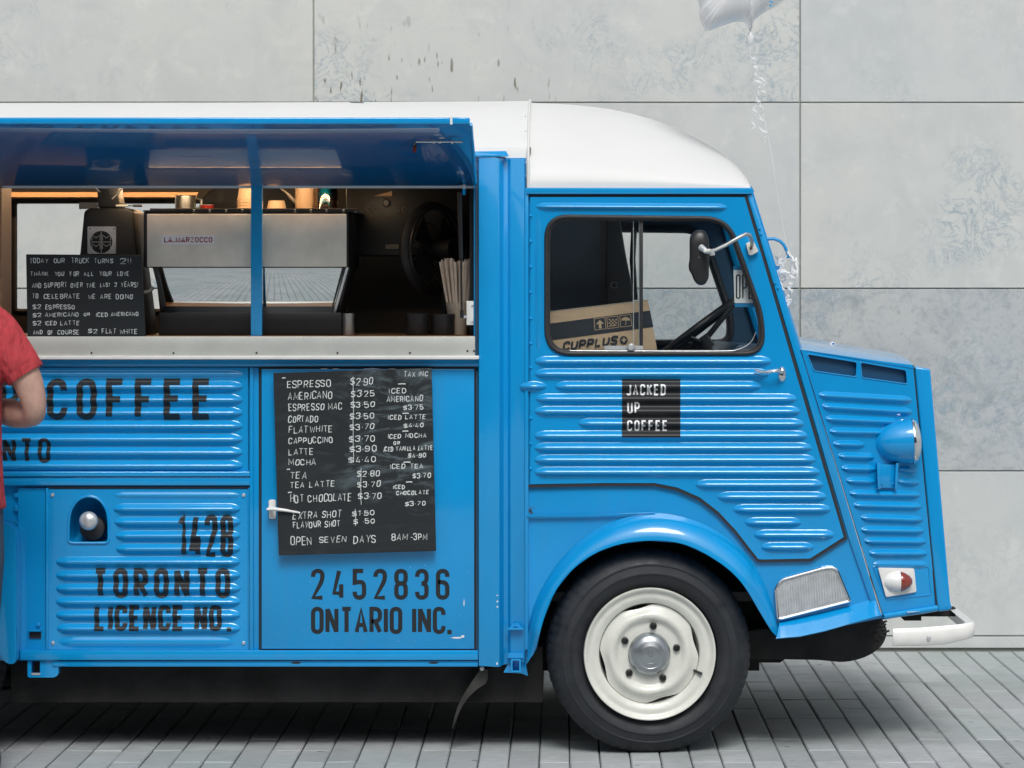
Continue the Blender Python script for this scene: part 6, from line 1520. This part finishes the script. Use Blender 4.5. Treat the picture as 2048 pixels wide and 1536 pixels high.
curl(1583, 545, 1580, 585, 3, 8, 7, .007, y_=.02, name='tangled_ribbon'); curl(1580, 580, 1571, 624, 5, 7, 6, .0062, y_=.02, name='tangled_ribbon')

# ================================================================== PERSON (right side of the body stands in the frame)
PY = -.46; kp_ = (D + PY)/F
def PP(px, py, y=PY): return W(px, py, y)
cx_ = PP(-112, 0).x
ps = empty('person', (cx_, PY, 0), 'person in a red polo shirt standing at the hatch with folded arms, back to us', 'person')
def ell(cx, cy, cz, rx, ry, n=24, tilt=0): return [Vector((cx + rx*math.cos(2*PI*k/n), cy + ry*math.sin(2*PI*k/n), cz + tilt*math.cos(2*PI*k/n))) for k in range(n)]
def rings(mb, L, n=24):
    rv = [ell(*r, n=n) for r in L]; o = len(mb.v); mb.loft(rv, close=True); m = len(mb.v); mb.f += [list(range(o, o + n)), list(range(m - n, m))]
def voxel(o, size, sm=2, ssize=6):
    r = o.modifiers.new('join', 'REMESH'); r.mode = 'VOXEL'; r.voxel_size = size; r.use_smooth_shade = True
    s_ = o.modifiers.new('soft', 'SMOOTH'); s_.factor = .5; s_.iterations = ssize
skin = MB()
# trunk, neck and head
rings(skin, [(cx_, PY, .92, .155, .105), (cx_, PY, 1.05, .150, .10), (cx_, PY, 1.25, .165, .11), (cx_, PY, 1.40, .16, .095), (cx_, PY, 1.455, .09, .07), (cx_, PY + .005, 1.50, .058, .06), (cx_, PY + .015, 1.55, .056, .06)])
rings(skin, [(cx_, PY + .02, 1.545, .045, .06), (cx_, PY + .03, 1.575, .062, .085), (cx_, PY + .03, 1.63, .072, .095), (cx_, PY + .025, 1.69, .077, .100), (cx_, PY + .02, 1.745, .070, .092), (cx_, PY + .015, 1.785, .042, .055), (cx_, PY + .015, 1.795, .01, .012)])
skin.tube([(cx_, PY + .125, 1.685), (cx_, PY + .145, 1.65), (cx_, PY + .118, 1.64)], [.008, .014, .010], 8)
for s_ in (-1, 1): skin.tube([(cx_ + s_*.076, PY + .015, 1.705), (cx_ + s_*.088, PY + .005, 1.68), (cx_ + s_*.078, PY + .02, 1.645)], [.012, .016, .010], 8)
def arm(mir):
    f = (lambda p: Vector((2*cx_ - p.x, p.y, p.z))) if mir else (lambda p: p)
    P_ = [PP(-12, 662, PY), PP(18, 700, PY), PP(48, 745, PY - .005), PP(64, 790, PY - .005), PP(69, 822, PY), PP(60, 831, PY + .035), PP(30, 828, PY + .09), PP(-15, 818, PY + .15), PP(-60, 808, PY + .19), PP(-85, 803, PY + .20)]
    rr = [.060, .056, .050, .044, .037, .038, .045, .040, .032, .029]
    n = len(P_); Ps = smooth_path([f(p) for p in P_], 4); Rs = [rr[min(n-1, int(i/4))]*(1 - (i % 4)/4) + rr[min(n-1, int(i/4) + 1)]*((i % 4)/4) for i in range(len(Ps))]
    skin.tube(Ps, Rs, 18)
    w_ = Ps[-1]; dr_ = (Ps[-1] - Ps[-4]).normalized()
    skin.tube([w_, w_ + dr_*.04, w_ + dr_*.085], [.027, .036, .034], 14, flat=.6)
    for q in range(4):
        o_ = Vector((0, 0, 1))*(.026 - q*.017); l_ = [.072, .080, .075, .060][q]
        skin.tube([w_ + dr_*.075 + o_, w_ + dr_*(.075 + l_*.5) + o_*1.1, w_ + dr_*(.075 + l_*.85) + o_*1.05 + Vector((0, -.014, 0)), w_ + dr_*(.075 + l_) + o_ + Vector((0, -.028, 0))], [.0095, .0088, .0082, .006], 8)
    skin.tube([w_ + dr_*.02 + Vector((0, -.005, .026)), w_ + dr_*.05 + Vector((0, -.02, .045)), w_ + dr_*.085 + Vector((0, -.026, .050))], [.012, .0105, .008], 8)
arm(False); arm(True)
bo_ = skin.build('body', 'skin', ps, smooth=True, angle=180); voxel(bo_, .0075)
shirt = MB()
rings(shirt, [(cx_, PY, .845, .200, .135), (cx_, PY, .90, .192, .130), (cx_, PY, 1.00, .186, .125), (cx_, PY, 1.12, .183, .125), (cx_, PY, 1.25, .186, .130), (cx_, PY, 1.36, .188, .125), (cx_, PY, 1.43, .165, .105), (cx_, PY, 1.475, .105, .082), (cx_, PY, 1.495, .066, .070)])
for mir in (False, True):
    f = (lambda p: Vector((2*cx_ - p.x, p.y, p.z))) if mir else (lambda p: p)
    shirt.tube(smooth_path([f(PP(-45, 640)), f(PP(-8, 664)), f(PP(18, 700)), f(PP(40, 732)), f(PP(50, 748))], 4), [.075 - .0008*i for i in range(17)], 20, flat=1.02)
so_ = shirt.build('polo_shirt', 'polo', ps, smooth=True, angle=180); voxel(so_, .008)
mb = MB()
for mir in (False, True):
    f = (lambda p: Vector((2*cx_ - p.x, p.y, p.z))) if mir else (lambda p: p)
    MB().tube([f(PP(43, 736.5)), f(PP(47, 743)), f(PP(51.5, 750))], [.0645, .0655, .0645], 28).build('sleeve_cuff', 'polo', ps, smooth=True, angle=60)
mb.lathe([(.062, 1.475), (.074, 1.49), (.070, 1.525), (.064, 1.525), (.058, 1.49)], (cx_, PY + .003, 0), 'z', 24); mb.build('collar', 'polo', ps, smooth=True)
jn = MB(); rings(jn, [(cx_, PY, .80, .175, .125), (cx_, PY, .90, .178, .120), (cx_, PY, .93, .165, .112)])
for s_ in (-1, 1): jn.tube([(cx_ + s_*.09, PY, .86), (cx_ + s_*.10, PY, .68), (cx_ + s_*.105, PY + .01, .48), (cx_ + s_*.11, PY, .25), (cx_ + s_*.115, PY, .07)], [.098, .092, .070, .058, .056], 20)
jo = jn.build('jeans', 'jeans', ps, smooth=True, angle=180); voxel(jo, .01)
for s_ in (-1, 1):
    MB().loft([ell(cx_ + s_*.115, PY + .06, z, rx, ry) for z, rx, ry in ((.006, .046, .138), (.03, .050, .142), (.06, .046, .125), (.09, .040, .085), (.11, .04, .06))], close=True).build('shoe', 'shoe', ps, smooth=True, angle=60)
hr = MB(); rings(hr, [(cx_, PY - .005, 1.60, .055, .072), (cx_, PY - .008, 1.66, .078, .085), (cx_, PY + .0, 1.72, .086, .104), (cx_, PY + .005, 1.77, .078, .100), (cx_, PY + .008, 1.805, .05, .066), (cx_, PY + .008, 1.815, .012, .015)]); ho = hr.build('hair', 'hair', ps, smooth=True, angle=180)
for s_ in (-1, 1): MB().lathe([(0, .012), (.008, .009), (.012, 0), (0, 0)], (cx_ + s_*.03, PY + .110, 1.69), 'y', 14).build('eye', 'letter_white', ps, smooth=True)
MB().tube([(cx_ - .022, PY + .117, 1.608), (cx_, PY + .124, 1.605), (cx_ + .022, PY + .117, 1.608)], [.003, .006, .003], 8).build('mouth', 'red', ps, smooth=True)
